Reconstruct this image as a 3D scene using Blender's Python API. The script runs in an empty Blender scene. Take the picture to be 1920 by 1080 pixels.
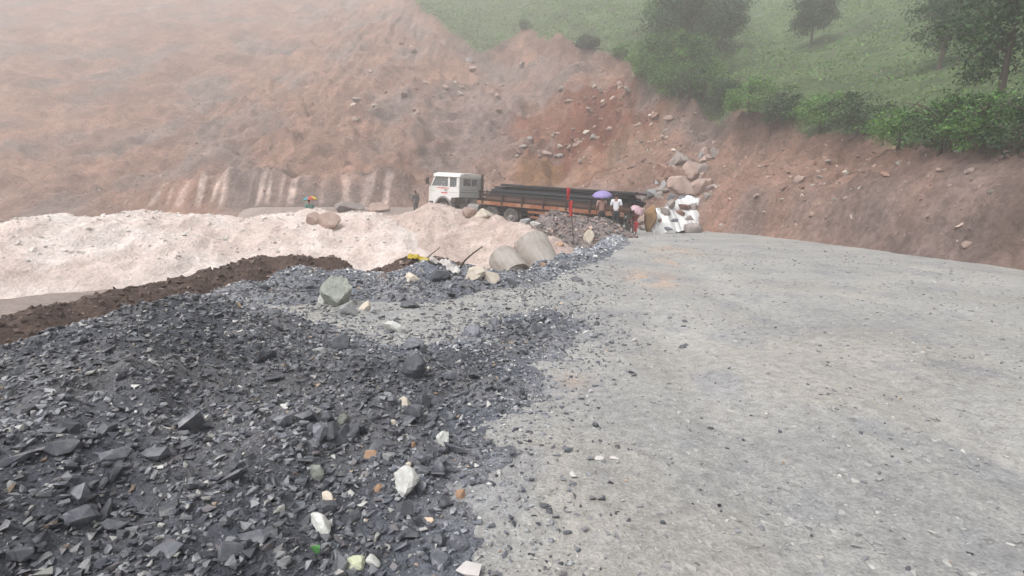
import bpy, bmesh, math, random
import numpy as np
from mathutils import Vector, Matrix

# ------------------------------------------------------------------ camera, sky, sun, exposure
scene = bpy.context.scene
scene.render.engine = 'CYCLES'
scene.cycles.use_denoising = True
scene.cycles.max_bounces = 8
scene.cycles.volume_bounces = 2
scene.cycles.transparent_max_bounces = 16
C = scene.collection
R = math.radians
FPX = 935.0                      # focal length in pixels of the 1920 px wide picture
CAM_H = 1.6
PITCH = math.atan(160 / FPX)     # horizon sits 160 px above the picture centre
cam_data = bpy.data.cameras.new('camera')
cam_data.sensor_width = 36.0
cam_data.lens = FPX / 1920 * 36.0
cam_data.clip_start = 0.05
cam_data.clip_end = 2000
cam = bpy.data.objects.new('camera', cam_data)
cam.location = (0, 0, CAM_H)
cam.rotation_euler = (math.pi / 2 - PITCH, 0, 0)
C.objects.link(cam)
scene.camera = cam

SUN_EL, SUN_AZ = R(58), R(-125)   # azimuth measured from +Y towards +X
world = bpy.data.worlds.new('World')
scene.world = world
world.use_nodes = True
wn = world.node_tree
bg = wn.nodes['Background']
sky = wn.nodes.new('ShaderNodeTexSky')
sky.sky_type = 'NISHITA'
sky.sun_disc = False
sky.sun_elevation = SUN_EL
sky.sun_rotation = SUN_AZ
sky.air_density = 1.0
sky.dust_density = 6.0
hsv = wn.nodes.new('ShaderNodeHueSaturation')      # an overcast sky has almost no blue left
hsv.inputs['Saturation'].default_value = 0.22
wn.links.new(sky.outputs['Color'], hsv.inputs['Color'])
wn.links.new(hsv.outputs['Color'], bg.inputs['Color'])
bg.inputs['Strength'].default_value = 0.12
sun_data = bpy.data.lights.new('sun', 'SUN')
sun_data.energy = 1.5
sun_data.angle = R(14)
sun_data.color = (1.0, 0.965, 0.92)
sun = bpy.data.objects.new('sun', sun_data)
sdir = Vector((math.sin(SUN_AZ) * math.cos(SUN_EL), math.cos(SUN_AZ) * math.cos(SUN_EL), math.sin(SUN_EL)))
sun.rotation_euler = sdir.to_track_quat('Z', 'Y').to_euler()
C.objects.link(sun)
scene.view_settings.view_transform = 'Standard'
scene.view_settings.look = 'None'
scene.view_settings.gamma = 1.0
scene.view_settings.exposure = 0.86
HAZE_DENSITY = 0.0041

random.seed(7)
rng = np.random.default_rng(11)

# ------------------------------------------------------------------ numeric helpers
_perm = np.random.default_rng(3).permutation(512)
_perm = np.concatenate([_perm, _perm, _perm])
_gx = np.cos(np.arange(512) * 2.399963)
_gy = np.sin(np.arange(512) * 2.399963)
def perlin(x, y):
    x = np.asarray(x, float); y = np.asarray(y, float)
    xi = np.floor(x).astype(int); yi = np.floor(y).astype(int)
    xf = x - xi; yf = y - yi
    u = xf * xf * xf * (xf * (xf * 6 - 15) + 10); v = yf * yf * yf * (yf * (yf * 6 - 15) + 10)
    def g(ix, iy, fx, fy):
        h = _perm[_perm[ix & 511] + (iy & 511)]
        return _gx[h] * fx + _gy[h] * fy
    a = g(xi, yi, xf, yf); b = g(xi + 1, yi, xf - 1, yf)
    c = g(xi, yi + 1, xf, yf - 1); d = g(xi + 1, yi + 1, xf - 1, yf - 1)
    return ((a + u * (b - a)) * (1 - v) + (c + u * (d - c)) * v) * 1.5
def fbm(x, y, octv=4, gain=0.5, lac=2.03):
    s = 0; a = 1.0
    for i in range(octv):
        s = s + a * perlin(x + 17.3 * i, y - 9.1 * i); a *= gain; x = x * lac; y = y * lac
    return s
def ridged(x, y, octv=4):
    s = 0; a = 1.0
    for i in range(octv):
        s = s + a * (1 - 2 * np.abs(perlin(x + 31 * i, y + 5 * i))); a *= 0.5; x = x * 2.1; y = y * 2.1
    return s
def smooth(a, b, x):
    t = np.clip((x - a) / (b - a), 0, 1); return t * t * (3 - 2 * t)
def poly_dist(x, y, pts):
    """distance to an open polyline, and the arc length of the nearest point"""
    best = np.full(np.shape(x), 1e9); arc = np.zeros(np.shape(x)); acc = 0.0
    for (ax, ay), (bx, by) in zip(pts[:-1], pts[1:]):
        dx, dy = bx - ax, by - ay; L2 = dx * dx + dy * dy; L = math.sqrt(L2)
        t = np.clip(((x - ax) * dx + (y - ay) * dy) / L2, 0, 1)
        d = np.hypot(x - ax - t * dx, y - ay - t * dy)
        m = d < best
        best = np.where(m, d, best); arc = np.where(m, acc + t * L, arc); acc += L
    return best, arc
def inside(x, y, poly):
    r = np.zeros(np.shape(x), bool)
    n = len(poly)
    for i in range(n):
        ax, ay = poly[i]; bx, by = poly[(i + 1) % n]
        if ay == by: continue
        c = ((ay > y) != (by > y)) & (x < (bx - ax) * (y - ay) / (by - ay) + ax)
        r ^= c
    return r
def sd_poly(x, y, poly):
    """signed distance to a polygon, negative inside"""
    d, _ = poly_dist(x, y, list(poly) + [poly[0]])
    return np.where(inside(x, y, poly), -d, d)
cp, sp = math.cos(PITCH), math.sin(PITCH)
def ray(px, py):
    """direction, with y component 1, of the sight line through a pixel of the 1920x1080 picture"""
    u = (px - 960) / FPX; v = (540 - py) / FPX
    d = np.array([u, cp + v * sp, -sp + v * cp])
    return d / d[1]
def pt(px, py, Y):
    d = ray(px, py); return (d[0] * Y, Y, CAM_H + d[2] * Y)
def gpt(px, py, z=0.0):
    d = ray(px, py); Y = (z - CAM_H) / d[2]; return (d[0] * Y, Y)

# ------------------------------------------------------------------ object helpers
def tag(o, label=None, cat=None, group=None, kind=None):
    if label: o['label'] = label
    if cat: o['category'] = cat
    if group: o['group'] = group
    if kind or cat: o['kind'] = kind or 'thing'
    return o
def link(name, me, mat=None, parent=None):
    o = bpy.data.objects.new(name, me)
    if mat is not None and len(me.materials) == 0: me.materials.append(mat)
    C.objects.link(o)
    if parent is not None: o.parent = parent
    return o
def empty(name, loc=(0, 0, 0), rz=0.0):
    o = bpy.data.objects.new(name, None); o.location = loc; o.rotation_euler = (0, 0, rz)
    o.empty_display_size = 0.2
    C.objects.link(o); return o
def np_mesh(name, v, f, mat=None, smooth_=False, col=None, parent=None):
    """v (N,3), f (M,3) or (M,4) arrays"""
    v = np.ascontiguousarray(v, np.float32); f = np.ascontiguousarray(f, np.int32)
    me = bpy.data.meshes.new(name)
    k = f.shape[1]
    me.vertices.add(len(v)); me.vertices.foreach_set('co', v.ravel())
    me.loops.add(f.size); me.loops.foreach_set('vertex_index', f.ravel())
    me.polygons.add(len(f)); me.polygons.foreach_set('loop_start', np.arange(0, f.size, k, dtype=np.int32))
    me.polygons.foreach_set('use_smooth', np.full(len(f), smooth_, bool))
    me.update(calc_edges=True)
    if col is not None:
        c = np.ones((len(v), 4), np.float32); c[:, :3] = col
        a = me.color_attributes.new('col', 'FLOAT_COLOR', 'POINT'); a.data.foreach_set('color', c.ravel())
    return link(name, me, mat, parent)
class MB:
    """collects shapes for ONE mesh"""
    def __init__(s): s.v = []; s.f = []
    def add(s, v, f):
        n = len(s.v); s.v += [tuple(p) for p in v]; s.f += [tuple(i + n for i in q) for q in f]; return s
    def box(s, x0, x1, y0, y1, z0, z1):
        return s.add([(x0,y0,z0),(x1,y0,z0),(x1,y1,z0),(x0,y1,z0),(x0,y0,z1),(x1,y0,z1),(x1,y1,z1),(x0,y1,z1)],
                     [(3,2,1,0),(4,5,6,7),(0,1,5,4),(1,2,6,5),(2,3,7,6),(3,0,4,7)])
    def prism(s, poly, axis, a, b):
        """poly in the two other axes (in order), extruded along axis from a to b"""
        def P(p, h):
            return {'x': (h, p[0], p[1]), 'y': (p[0], h, p[1]), 'z': (p[0], p[1], h)}[axis]
        n = len(poly)
        v = [P(p, a) for p in poly] + [P(p, b) for p in poly]
        f = [tuple(range(n))[::-1], tuple(range(n, 2 * n))] + [(i, (i + 1) % n, n + (i + 1) % n, n + i) for i in range(n)]
        return s.add(v, f)
    def tube(s, pts, rad, seg=8, cap=True):
        pts = [Vector(p) for p in pts]
        if not hasattr(rad, '__len__'): rad = [rad] * len(pts)
        v = []; f = []; prev = None
        for i, p in enumerate(pts):
            t = (pts[min(i + 1, len(pts) - 1)] - pts[max(i - 1, 0)]).normalized()
            if prev is None:
                a = t.orthogonal().normalized()
            else:
                a = (prev - t * prev.dot(t)); a = a.normalized() if a.length > 1e-6 else t.orthogonal().normalized()
            prev = a; b = t.cross(a)
            for k in range(seg):
                w = 2 * math.pi * k / seg
                v.append(p + (a * math.cos(w) + b * math.sin(w)) * rad[i])
        for i in range(len(pts) - 1):
            for k in range(seg):
                f.append((i * seg + k, i * seg + (k + 1) % seg, (i + 1) * seg + (k + 1) % seg, (i + 1) * seg + k))
        if cap:
            f.append(tuple(range(seg))[::-1]); f.append(tuple((len(pts) - 1) * seg + k for k in range(seg)))
        return s.add(v, f)
    def lathe(s, prof, axis='y', seg=24, c=(0, 0, 0)):
        """prof = [(radius, height along axis)], open or closed by zero radii"""
        v = []; f = []
        for r, h in prof:
            for k in range(seg):
                w = 2 * math.pi * k / seg; a, b = r * math.cos(w), r * math.sin(w)
                p = {'x': (h, a, b), 'y': (b, h, a), 'z': (a, b, h)}[axis]
                v.append((p[0] + c[0], p[1] + c[1], p[2] + c[2]))
        for i in range(len(prof) - 1):
            for k in range(seg):
                f.append((i * seg + k, i * seg + (k + 1) % seg, (i + 1) * seg + (k + 1) % seg, (i + 1) * seg + k))
        return s.add(v, f)
    def mesh(s, name, smooth_=False):
        me = bpy.data.meshes.new(name); me.from_pydata(s.v, [], s.f); me.update()
        if smooth_:
            for p in me.polygons: p.use_smooth = True
        return me
    def build(s, name, mat, parent=None, smooth_=False, bevel=0.0):
        o = link(name, s.mesh(name, smooth_), mat, parent)
        if bevel:
            m = o.modifiers.new('bevel', 'BEVEL'); m.width = bevel; m.segments = 2; m.limit_method = 'ANGLE'
        return o
def copy_tree(o, parent=None):
    c = o.copy(); C.objects.link(c); c.parent = parent
    for ch in list(o.children): copy_tree(ch, c)
    return c

# ------------------------------------------------------------------ materials
def new_mat(name):
    m = bpy.data.materials.new(name); m.use_nodes = True
    nt = m.node_tree
    return m, nt, nt.nodes, nt.links, nt.nodes['Principled BSDF']
def ramp(nodes, cols, pos=None):
    r = nodes.new('ShaderNodeValToRGB'); e = r.color_ramp.elements
    n = len(cols)
    pos = pos or [0.25 + 0.5 * i / max(1, n - 1) for i in range(n)]
    while len(e) < n: e.new(0.5)
    for i in range(n):
        e[i].position = pos[i]; e[i].color = (*cols[i], 1)
    return r
def noise_node(nodes, links, coord, scale, detail=6, rough=0.55, dist=0.0):
    n = nodes.new('ShaderNodeTexNoise'); n.inputs['Scale'].default_value = scale
    n.inputs['Detail'].default_value = detail; n.inputs['Roughness'].default_value = rough
    n.inputs['Distortion'].default_value = dist
    links.new(coord, n.inputs['Vector']); return n
def mixc(nodes, links, blend, fac, a, b):
    m = nodes.new('ShaderNodeMix'); m.data_type = 'RGBA'; m.blend_type = blend
    for sock, v in ((m.inputs['Factor'], fac), (m.inputs[6], a), (m.inputs[7], b)):
        if hasattr(v, 'is_output') or hasattr(v, 'links'): links.new(v, sock)
        elif hasattr(v, '__len__'): sock.default_value = (*v, 1)
        else: sock.default_value = v
    return m.outputs[2]
def earth_mat(name, cols, scale=0.6, fine=14.0, bump=0.5, bump_dist=0.05, rough=0.85, attr=False, vary=0.35, spec=0.3, grit=90.0):
    """soil, mud, sand: broad colour drift, finer mottling, grit relief; attr multiplies a per-vertex soil colour"""
    m, nt, N, L, bs = new_mat(name)
    tc = N.new('ShaderNodeTexCoord').outputs['Object']
    n1 = noise_node(N, L, tc, scale, 5, 0.6, 0.4)
    r1 = ramp(N, cols); L.new(n1.outputs['Fac'], r1.inputs['Fac'])
    c = r1.outputs['Color']
    if attr:
        a = N.new('ShaderNodeAttribute'); a.attribute_name = 'col'
        c = mixc(N, L, 'MULTIPLY', 1.0, c, a.outputs['Color'])
    n2 = noise_node(N, L, tc, fine, 8, 0.7)
    r2 = ramp(N, [(1 - vary,) * 3, (1.0,) * 3, (1 + vary,) * 3], [0.3, 0.5, 0.72]); L.new(n2.outputs['Fac'], r2.inputs['Fac'])
    c = mixc(N, L, 'MULTIPLY', 1.0, c, r2.outputs['Color'])
    n3 = noise_node(N, L, tc, grit, 3, 0.6)
    r3 = ramp(N, [(1 - vary * 0.6,) * 3, (1 + vary * 0.6,) * 3], [0.35, 0.65]); L.new(n3.outputs['Fac'], r3.inputs['Fac'])
    c = mixc(N, L, 'MULTIPLY', 1.0, c, r3.outputs['Color'])
    L.new(c, bs.inputs['Base Color'])
    bs.inputs['Roughness'].default_value = rough
    bs.inputs['Specular IOR Level'].default_value = spec
    add = N.new('ShaderNodeMath'); add.operation = 'ADD'
    L.new(n2.outputs['Fac'], add.inputs[0])
    mul = N.new('ShaderNodeMath'); mul.operation = 'MULTIPLY'; mul.inputs[1].default_value = 0.35
    L.new(n3.outputs['Fac'], mul.inputs[0]); L.new(mul.outputs[0], add.inputs[1])
    b = N.new('ShaderNodeBump'); b.inputs['Strength'].default_value = bump; b.inputs['Distance'].default_value = bump_dist
    L.new(add.outputs[0], b.inputs['Height']); L.new(b.outputs['Normal'], bs.inputs['Normal'])
    return m
def stone_mat(name, cols, scale=4.0, rough=0.75, bump=0.4, dist=0.01, attr=False, spec=0.35, jitter=0.35, speck=None):
    """stone: colour drifts over the face and from one stone to the next"""
    m, nt, N, L, bs = new_mat(name)
    tc = N.new('ShaderNodeTexCoord').outputs['Object']
    n1 = noise_node(N, L, tc, scale, 6, 0.62, 0.3)
    r1 = ramp(N, cols); L.new(n1.outputs['Fac'], r1.inputs['Fac'])
    c = r1.outputs['Color']
    if attr:
        a = N.new('ShaderNodeAttribute'); a.attribute_name = 'col'
        c = mixc(N, L, 'MULTIPLY', 1.0, c, a.outputs['Color'])
    else:
        oi = N.new('ShaderNodeObjectInfo')
        r2 = ramp(N, [(1 - jitter,) * 3, (1 + jitter,) * 3], [0.0, 1.0]); L.new(oi.outputs['Random'], r2.inputs['Fac'])
        c = mixc(N, L, 'MULTIPLY', 1.0, c, r2.outputs['Color'])
    if speck:
        n4 = noise_node(N, L, tc, scale * 7, 4, 0.6)
        r4 = ramp(N, [(0, 0, 0), (1, 1, 1)], [0.58, 0.66]); L.new(n4.outputs['Fac'], r4.inputs['Fac'])
        c = mixc(N, L, 'MIX', r4.outputs['Color'], c, speck)
    L.new(c, bs.inputs['Base Color'])
    bs.inputs['Roughness'].default_value = rough; bs.inputs['Specular IOR Level'].default_value = spec
    n3 = noise_node(N, L, tc, scale * 5, 6, 0.65)
    b = N.new('ShaderNodeBump'); b.inputs['Strength'].default_value = bump; b.inputs['Distance'].default_value = dist
    L.new(n3.outputs['Fac'], b.inputs['Height']); L.new(b.outputs['Normal'], bs.inputs['Normal'])
    return m
def paint_mat(name, col, rough=0.5, dirt=(0.25, 0.18, 0.13), amount=0.3, metal=0.0, scale=6.0, coat=0.0):
    """paint, cloth, rubber or metal with blotchy wear and dust"""
    m, nt, N, L, bs = new_mat(name)
    tc = N.new('ShaderNodeTexCoord').outputs['Object']
    n1 = noise_node(N, L, tc, scale, 7, 0.68, 0.3)
    r1 = ramp(N, [(0, 0, 0), (amount,) * 3], [0.42, 0.75]); L.new(n1.outputs['Fac'], r1.inputs['Fac'])
    c = mixc(N, L, 'MIX', r1.outputs['Color'], col, dirt)
    L.new(c, bs.inputs['Base Color'])
    bs.inputs['Roughness'].default_value = rough; bs.inputs['Metallic'].default_value = metal
    b = N.new('ShaderNodeBump'); b.inputs['Strength'].default_value = 0.15; b.inputs['Distance'].default_value = 0.01
    L.new(n1.outputs['Fac'], b.inputs['Height']); L.new(b.outputs['Normal'], bs.inputs['Normal'])
    return m
def leaf_mat(name, a, b, attr=True):
    m, nt, N, L, bs = new_mat(name)
    at = N.new('ShaderNodeAttribute'); at.attribute_name = 'col'
    tc = N.new('ShaderNodeTexCoord').outputs['Object']
    n1 = noise_node(N, L, tc, 0.8, 4)
    r1 = ramp(N, [a, b]); L.new(n1.outputs['Fac'], r1.inputs['Fac'])
    c = mixc(N, L, 'MULTIPLY', 1.0, r1.outputs['Color'], at.outputs['Color'])
    L.new(c, bs.inputs['Base Color']); bs.inputs['Roughness'].default_value = 0.55
    tr = N.new('ShaderNodeBsdfTranslucent'); L.new(c, tr.inputs['Color'])
    ms = N.new('ShaderNodeMixShader'); ms.inputs['Fac'].default_value = 0.25
    out = N['Material Output']
    L.new(bs.outputs[0], ms.inputs[1]); L.new(tr.outputs[0], ms.inputs[2]); L.new(ms.outputs[0], out.inputs['Surface'])
    return m

M = {}
M['ground'] = earth_mat('valley_earth', [(0.27, 0.215, 0.195), (0.40, 0.335, 0.31)], 0.4, 6, 0.9, 0.10)
M['road'] = earth_mat('grey_mud_road', [(0.25, 0.255, 0.26), (0.33, 0.33, 0.325), (0.40, 0.395, 0.38)], 0.55, 11.0, 0.9, 0.03, 0.7, attr=True, vary=0.3, spec=0.35, grit=55)
M['slate_bed'] = earth_mat('slate_chippings', [(0.085, 0.09, 0.105), (0.15, 0.155, 0.165)], 0.9, 22.0, 0.9, 0.04, 0.7, attr=True, vary=0.5)
M['slate'] = stone_mat('slate_stone', [(0.05, 0.055, 0.07), (0.10, 0.107, 0.125), (0.20, 0.206, 0.22)], 2.2, 0.38, 0.4, 0.006, spec=0.5)
M['slate_chip'] = stone_mat('slate_chip', [(0.8, 0.8, 0.8), (1.15, 1.15, 1.15)], 9.0, 0.42, 0.35, 0.004, attr=True, spec=0.55)
M['hill'] = earth_mat('landslide_earth', [(0.42, 0.40, 0.40), (0.70, 0.685, 0.68), (1.02, 0.96, 0.92)], 0.22, 0.9, 0.6, 0.5, 0.95, attr=True, vary=0.34, grit=4.0)
M['sand_pink'] = earth_mat('pink_sand', [(0.50, 0.385, 0.35), (0.60, 0.485, 0.44), (0.70, 0.60, 0.55)], 0.7, 2.6, 1.0, 0.22, 0.95, vary=0.22, grit=16)
M['sand_white'] = earth_mat('white_sand', [(0.54, 0.43, 0.39), (0.66, 0.565, 0.525), (0.77, 0.72, 0.70)], 0.35, 1.6, 0.8, 0.25, 0.95, vary=0.2, grit=9)
M['soil'] = earth_mat('brown_soil', [(0.075, 0.05, 0.042), (0.13, 0.09, 0.075)], 1.2, 7, 1.0, 0.08, 0.9, vary=0.4, grit=40)
M['gravel_heap'] = earth_mat('grey_brown_gravel', [(0.17, 0.14, 0.135), (0.26, 0.22, 0.21)], 1.0, 7, 1.0, 0.08, 0.9, vary=0.4, grit=30)
M['pebble'] = stone_mat('mixed_pebbles', [(0.85, 0.85, 0.85), (1.15, 1.15, 1.15)], 6.0, 0.75, 0.3, 0.004, attr=True)
# ------------------------------------------------------------------ the lie of the land (height functions, metres)
TH = np.array([-0.84, 0.545]); TH /= np.hypot(*TH)       # the lorry's heading
TN = np.array([TH[1] * -1, TH[0]])                        # its left side, towards the camera
TREAR = np.array([5.75, 26.5]) - TN * 1.2                 # centre of the trailer's rear end
T_SLOPE, T_Z0 = 0.072, -0.28
EDGE = [(-7.5, -30), (-6.4, 0), (-5.4, 4), (-5.0, 8), (-4.4, 10.6), (-2.8, 10.3), (-1.2, 9.8), (-0.3, 10.0), (0.4, 11.4),
        (2.4, 16), (3.9, 20), (4.5, 24), (3.6, 27.5), (2.0, 33)]
ROAD_POLY = EDGE + [(16, 34), (16, -30)]
FOOT = [(-240, 14), (-110, 36), (-45, 43), (-22, 41.5), (-8, 42), (2, 40), (6, 35.5), (8.6, 30.9), (10.6, 29.0), (12.0, 26), (12.4, 18), (12.2, 9), (12.6, -4), (16, -40)]
SAND_A = [(-36, -2, 0.4), (-29, 6, 0.5), (-24, 12, 0.95), (-20, 16.6, 0.6), (-15.5, 21.4, 1.15), (-12.5, 23.6, 0.85), (-10.2, 24.6, 1.12), (-7.4, 25.4, 1.0), (-6.0, 24.4, 0.5)]
SAND_B = [(-7.3, 26.2, 0.85), (-5.7, 26.6, 0.98), (-4.1, 27.0, 1.62), (-3.3, 27.0, 1.22), (-2.3, 26.8, 1.05), (-0.7, 25.8, 0.85), (0.5, 24.4, 0.5), (1.3, 22.6, 0.15)]
SOIL_A = [(-9.5, 3.0, -0.35), (-8.2, 6.0, -0.2), (-7.2, 9.5, 0.0), (-6.2, 12.4, 0.22), (-5.0, 13.2, 0.2), (-4.3, 12.9, -0.15)]
SOIL_B = [(-3.7, 12.8, -0.2), (-3.0, 13.1, 0.05), (-2.3, 13.4, 0.12), (-1.5, 14.2, -0.12), (-0.9, 15.0, -0.45), (0.3, 15.6, -0.95)]
GRAVEL = [(1.7, 24.6, 0.75), (2.15, 24.9, 1.22), (2.7, 24.8, 1.0), (3.6, 24.5, 0.92), (4.35, 24.3, 0.88), (4.65, 24.1, 0.6), (4.75, 23.7, 0.25)]
def truck_uv(x, y):
    dx, dy = x - TREAR[0], y - TREAR[1]
    return dx * TH[0] + dy * TH[1], dx * TN[0] + dy * TN[1]
def g_ground(x, y):
    t = sd_poly(x, y, ROAD_POLY)
    gul = -0.15 - 1.1 * smooth(-0.5, 2.6, t)
    u, v = truck_uv(x, y)
    bench = T_Z0 + T_SLOPE * np.clip(u, -3, 21)
    w = (1 - smooth(3.0, 7.2, v)) * smooth(-5, 1.0, u)
    z = gul * (1 - w) + bench * w
    return z + 0.05 * fbm(x * 0.9, y * 0.9, 4) * smooth(1.6, 3.0, np.abs(v))
def g_road(x, y, t=None):
    if t is None: t = sd_poly(x, y, ROAD_POLY)
    z = 0.030 * fbm(x * 0.5, y * 0.35, 3) + 0.012 * fbm(x * 2.1, y * 1.3, 4) + 0.006 * fbm(x * 7, y * 7, 3)
    rut = np.exp(-((x - 1.15 - 0.13 * y) / 0.35) ** 2) + np.exp(-((x - 2.85 - 0.13 * y) / 0.38) ** 2)   # tyre tracks
    z = z - 0.05 * rut * smooth(0, 2, y)
    z = z - 0.30 * np.exp(-(((x - 7.2) / 2.6) ** 2 + ((y - 28.8) / 1.6) ** 2))          # the ford behind the trailer
    z = z - 0.25 * (1 - smooth(-6, -1, -np.abs(truck_uv(x, y)[0] - 3))) * 0
    return z - 1.75 * smooth(-0.15, 1.9, t + 0.35 * fbm(x * 1.2, y * 1.2, 3))
SLATE_PX = [(560, 1180), (905, 1180), (925, 1040), (948, 930), (968, 850), (1005, 762), (1060, 692), (1078, 645), (1112, 606),
            (1040, 578), (950, 590), (880, 612), (800, 645), (735, 640), (660, 612), (560, 585)]
SLATE_A = [gpt(*p) for p in SLATE_PX[1:]] + [(-5.2, 8.4), (-5.6, 3.5), (-6.6, 0), (-6.6, -6), (-1.0, -6)]
def slate_cover(x, y):
    """0..1, how fully loose slate covers the ground; and its depth"""
    n = 0.30 * fbm(x * 1.1, y * 1.1, 4) + 0.16 * fbm(x * 5.5, y * 5.5, 3)
    da = -sd_poly(x, y, SLATE_A) + n * smooth(0.6, 2.6, y) * 1.0
    te = -sd_poly(x, y, ROAD_POLY) + n * 0.6                   # distance inside the road edge
    a = smooth(-0.12, 0.5, da)
    bw = 1.0 + 1.5 * smooth(-0.2, -1.6, x) + 0.3 * smooth(-1.5, -3, x)
    wy = smooth(7.3, 8.4, y) * smooth(26.2, 24.5, y)
    b = smooth(-0.7, -0.15, te) * smooth(bw, bw * 0.45, te) * wy
    h = 0.03 * a + 0.66 * smooth(0.2, 3.6, da) * smooth(1.2, -3.5, x) * (0.75 + 0.4 * fbm(x * 0.5 + 4, y * 0.5, 2))
    h = h + (0.13 + 0.10 * fbm(x * 0.9, y * 0.9, 3)) * b
    hb = np.exp(-(((x + 1.35) / 0.95) ** 2 + ((y - 10.35) / 0.55) ** 2))               # the small heap below the yellow sheet
    hc = np.exp(-(((x + 4.3) / 0.8) ** 2 + ((y - 10.0) / 0.8) ** 2))
    hd = np.exp(-(((x + 4.2) / 1.1) ** 2 + ((y - 5.2) / 1.3) ** 2))
    h = h + 0.40 * hb + 0.16 * hc + 0.22 * hd + 0.10 * smooth(0.3, 1.5, da) * ridged(x * 0.7, y * 0.7, 3) * smooth(9, 7, y)
    cov = np.clip(np.maximum(np.maximum(a, b), np.maximum(smooth(0.2, 0.5, hb), smooth(0.3, 0.6, hc))), 0, 1)
    h = h + cov * (0.035 * fbm(x * 2.6, y * 2.6, 4) + 0.02 * fbm(x * 9, y * 9, 2))
    return cov, h
def g_slate(x, y):
    cov, h = slate_cover(x, y)
    return g_road(x, y) - 0.05 + 0.055 * smooth(0.0, 0.45, cov + 0.22 * fbm(x * 11, y * 11, 2)) + h * cov
def ridge(x, y, pts, slope, rnd, amp, freq, oct_=4):
    best = np.full(np.shape(x), -1e9)
    for (ax, ay, az), (bx, by, bz) in zip(pts[:-1], pts[1:]):
        dx, dy = bx - ax, by - ay; L2 = dx * dx + dy * dy
        t = np.clip(((x - ax) * dx + (y - ay) * dy) / L2, 0, 1)
        d = np.hypot(x - ax - t * dx, y - ay - t * dy)
        best = np.maximum(best, az + t * (bz - az) - slope * (np.sqrt(d * d + rnd * rnd) - rnd))
    return best + amp * fbm(x * freq, y * freq, oct_)
def g_sand_a(x, y): return ridge(x, y, SAND_A, 0.52, 0.6, 0.24, 0.5, 5) + 0.10 * ridged(x * 0.8 + 2, y * 0.35, 3)
def g_sand_b(x, y): return ridge(x, y, SAND_B, 0.55, 0.35, 0.16, 0.6, 5) + 0.08 * ridged(x * 1.1, y * 0.45, 4) - 0.05
def g_soil_a(x, y): return ridge(x, y, SOIL_A, 0.75, 0.25, 0.13, 1.3, 5)
def g_soil_b(x, y): return ridge(x, y, SOIL_B, 0.65, 0.25, 0.12, 1.4, 5)
def g_gravel(x, y): return ridge(x, y, GRAVEL, 0.62, 0.18, 0.10, 1.0, 5)
def hill_sa(x, y):
    d, a = poly_dist(x, y, FOOT)
    poly = FOOT + [(200, -40), (200, 400), (-240, 400)]
    return np.where(inside(x, y, poly), d, -d), a
A_CUT0 = 97.0
def hill_base(x, y):
    s, a = hill_sa(x, y)
    xr = smooth(3, 24, x - 0.0 * y)
    k = 0.575 + 0.06 * smooth(2, 9, x) - 0.145 * smooth(9, 24, x - 0.25 * (y - 20))
    cut = (1.9 + 0.8 * fbm(a * 0.22, 0 * a + 5, 3)) * smooth(-4.0, -13.0, x) * smooth(-40, -18, x) * smooth(0.0 + 0.5 * fbm(a * 0.5, 0 * a, 3), 2.3 + 0.6 * fbm(a * 0.4, 0 * a + 9, 2), s)      # the steep pale cut at the left foot
    bank = 1.35 * smooth(4, 8, x) * smooth(0.0, 1.3, s)
    toe = 0.6 * smooth(0, 5, s) * smooth(-8, 4, x) * smooth(10, 3, x)
    sp_ = np.maximum(s, -1.5)
    z = g_bench(x, y) + k * sp_ + cut + bank + toe
    z = z + 0.7 * fbm(x * 0.045 + 3, y * 0.045, 3) * smooth(4, 20, s)
    return z, s, a
def g_bench(x, y):
    u, v = truck_uv(x, y)
    return (T_Z0 + T_SLOPE * np.clip(u, -1, 19)) * smooth(12, 6, x) + 0.05 * smooth(6, 12, x) - 0.1
TORRENT = [(9.0, 28.0), (11.2, 31.6), (13.5, 36), (17, 44), (24, 60)]
SCAR_PX = [(742, -40), (785, 10), (845, 60), (905, 104), (940, 82), (985, 57), (1040, 78), (1095, 92), (1160, 112), (1185, 128),
           (1205, 155), (1250, 186), (1300, 196), (1380, 214), (1460, 240), (1600, 262), (1760, 292), (1930, 300), (2150, 318), (2500, 350)]
def march(px, py, hf, y0=2.0, y1=240.0, n=0):
    d = ray(px, py)
    lo, hi, k = y0, y1, 260
    for it in range(3):
        Y = lo * (hi / lo) ** np.linspace(0, 1, k)
        g = CAM_H + d[2] * Y - hf(d[0] * Y, Y)
        m = g <= 0
        if not m.any(): return d[0] * hi, hi
        i = int(np.argmax(m))
        if i == 0: return d[0] * lo, lo
        lo, hi, k = Y[i - 1], Y[i], 14
    return d[0] * hi, hi
_scar = [march(px, py, lambda x, y: hill_base(x, y)[0], 6.0) for px, py in SCAR_PX]
SCAR_EDGE = [(-220, 250), (-90, 190), (-32, 140)] + [p for p in _scar]
SCAR_POLY = SCAR_EDGE + [(60, -40), (0, -40), (-220, -40)]
RED0 = march(1112, 200, lambda x, y: hill_base(x, y)[0], 8.0)
LEDGE = [march(880, 306, lambda x, y: hill_base(x, y)[0], 8.0), march(1030, 287, lambda x, y: hill_base(x, y)[0], 8.0)]
def scar_sd(x, y):
    return sd_poly(x, y, SCAR_POLY) + 1.0 * fbm(x * 0.22, y * 0.22, 4)
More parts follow.
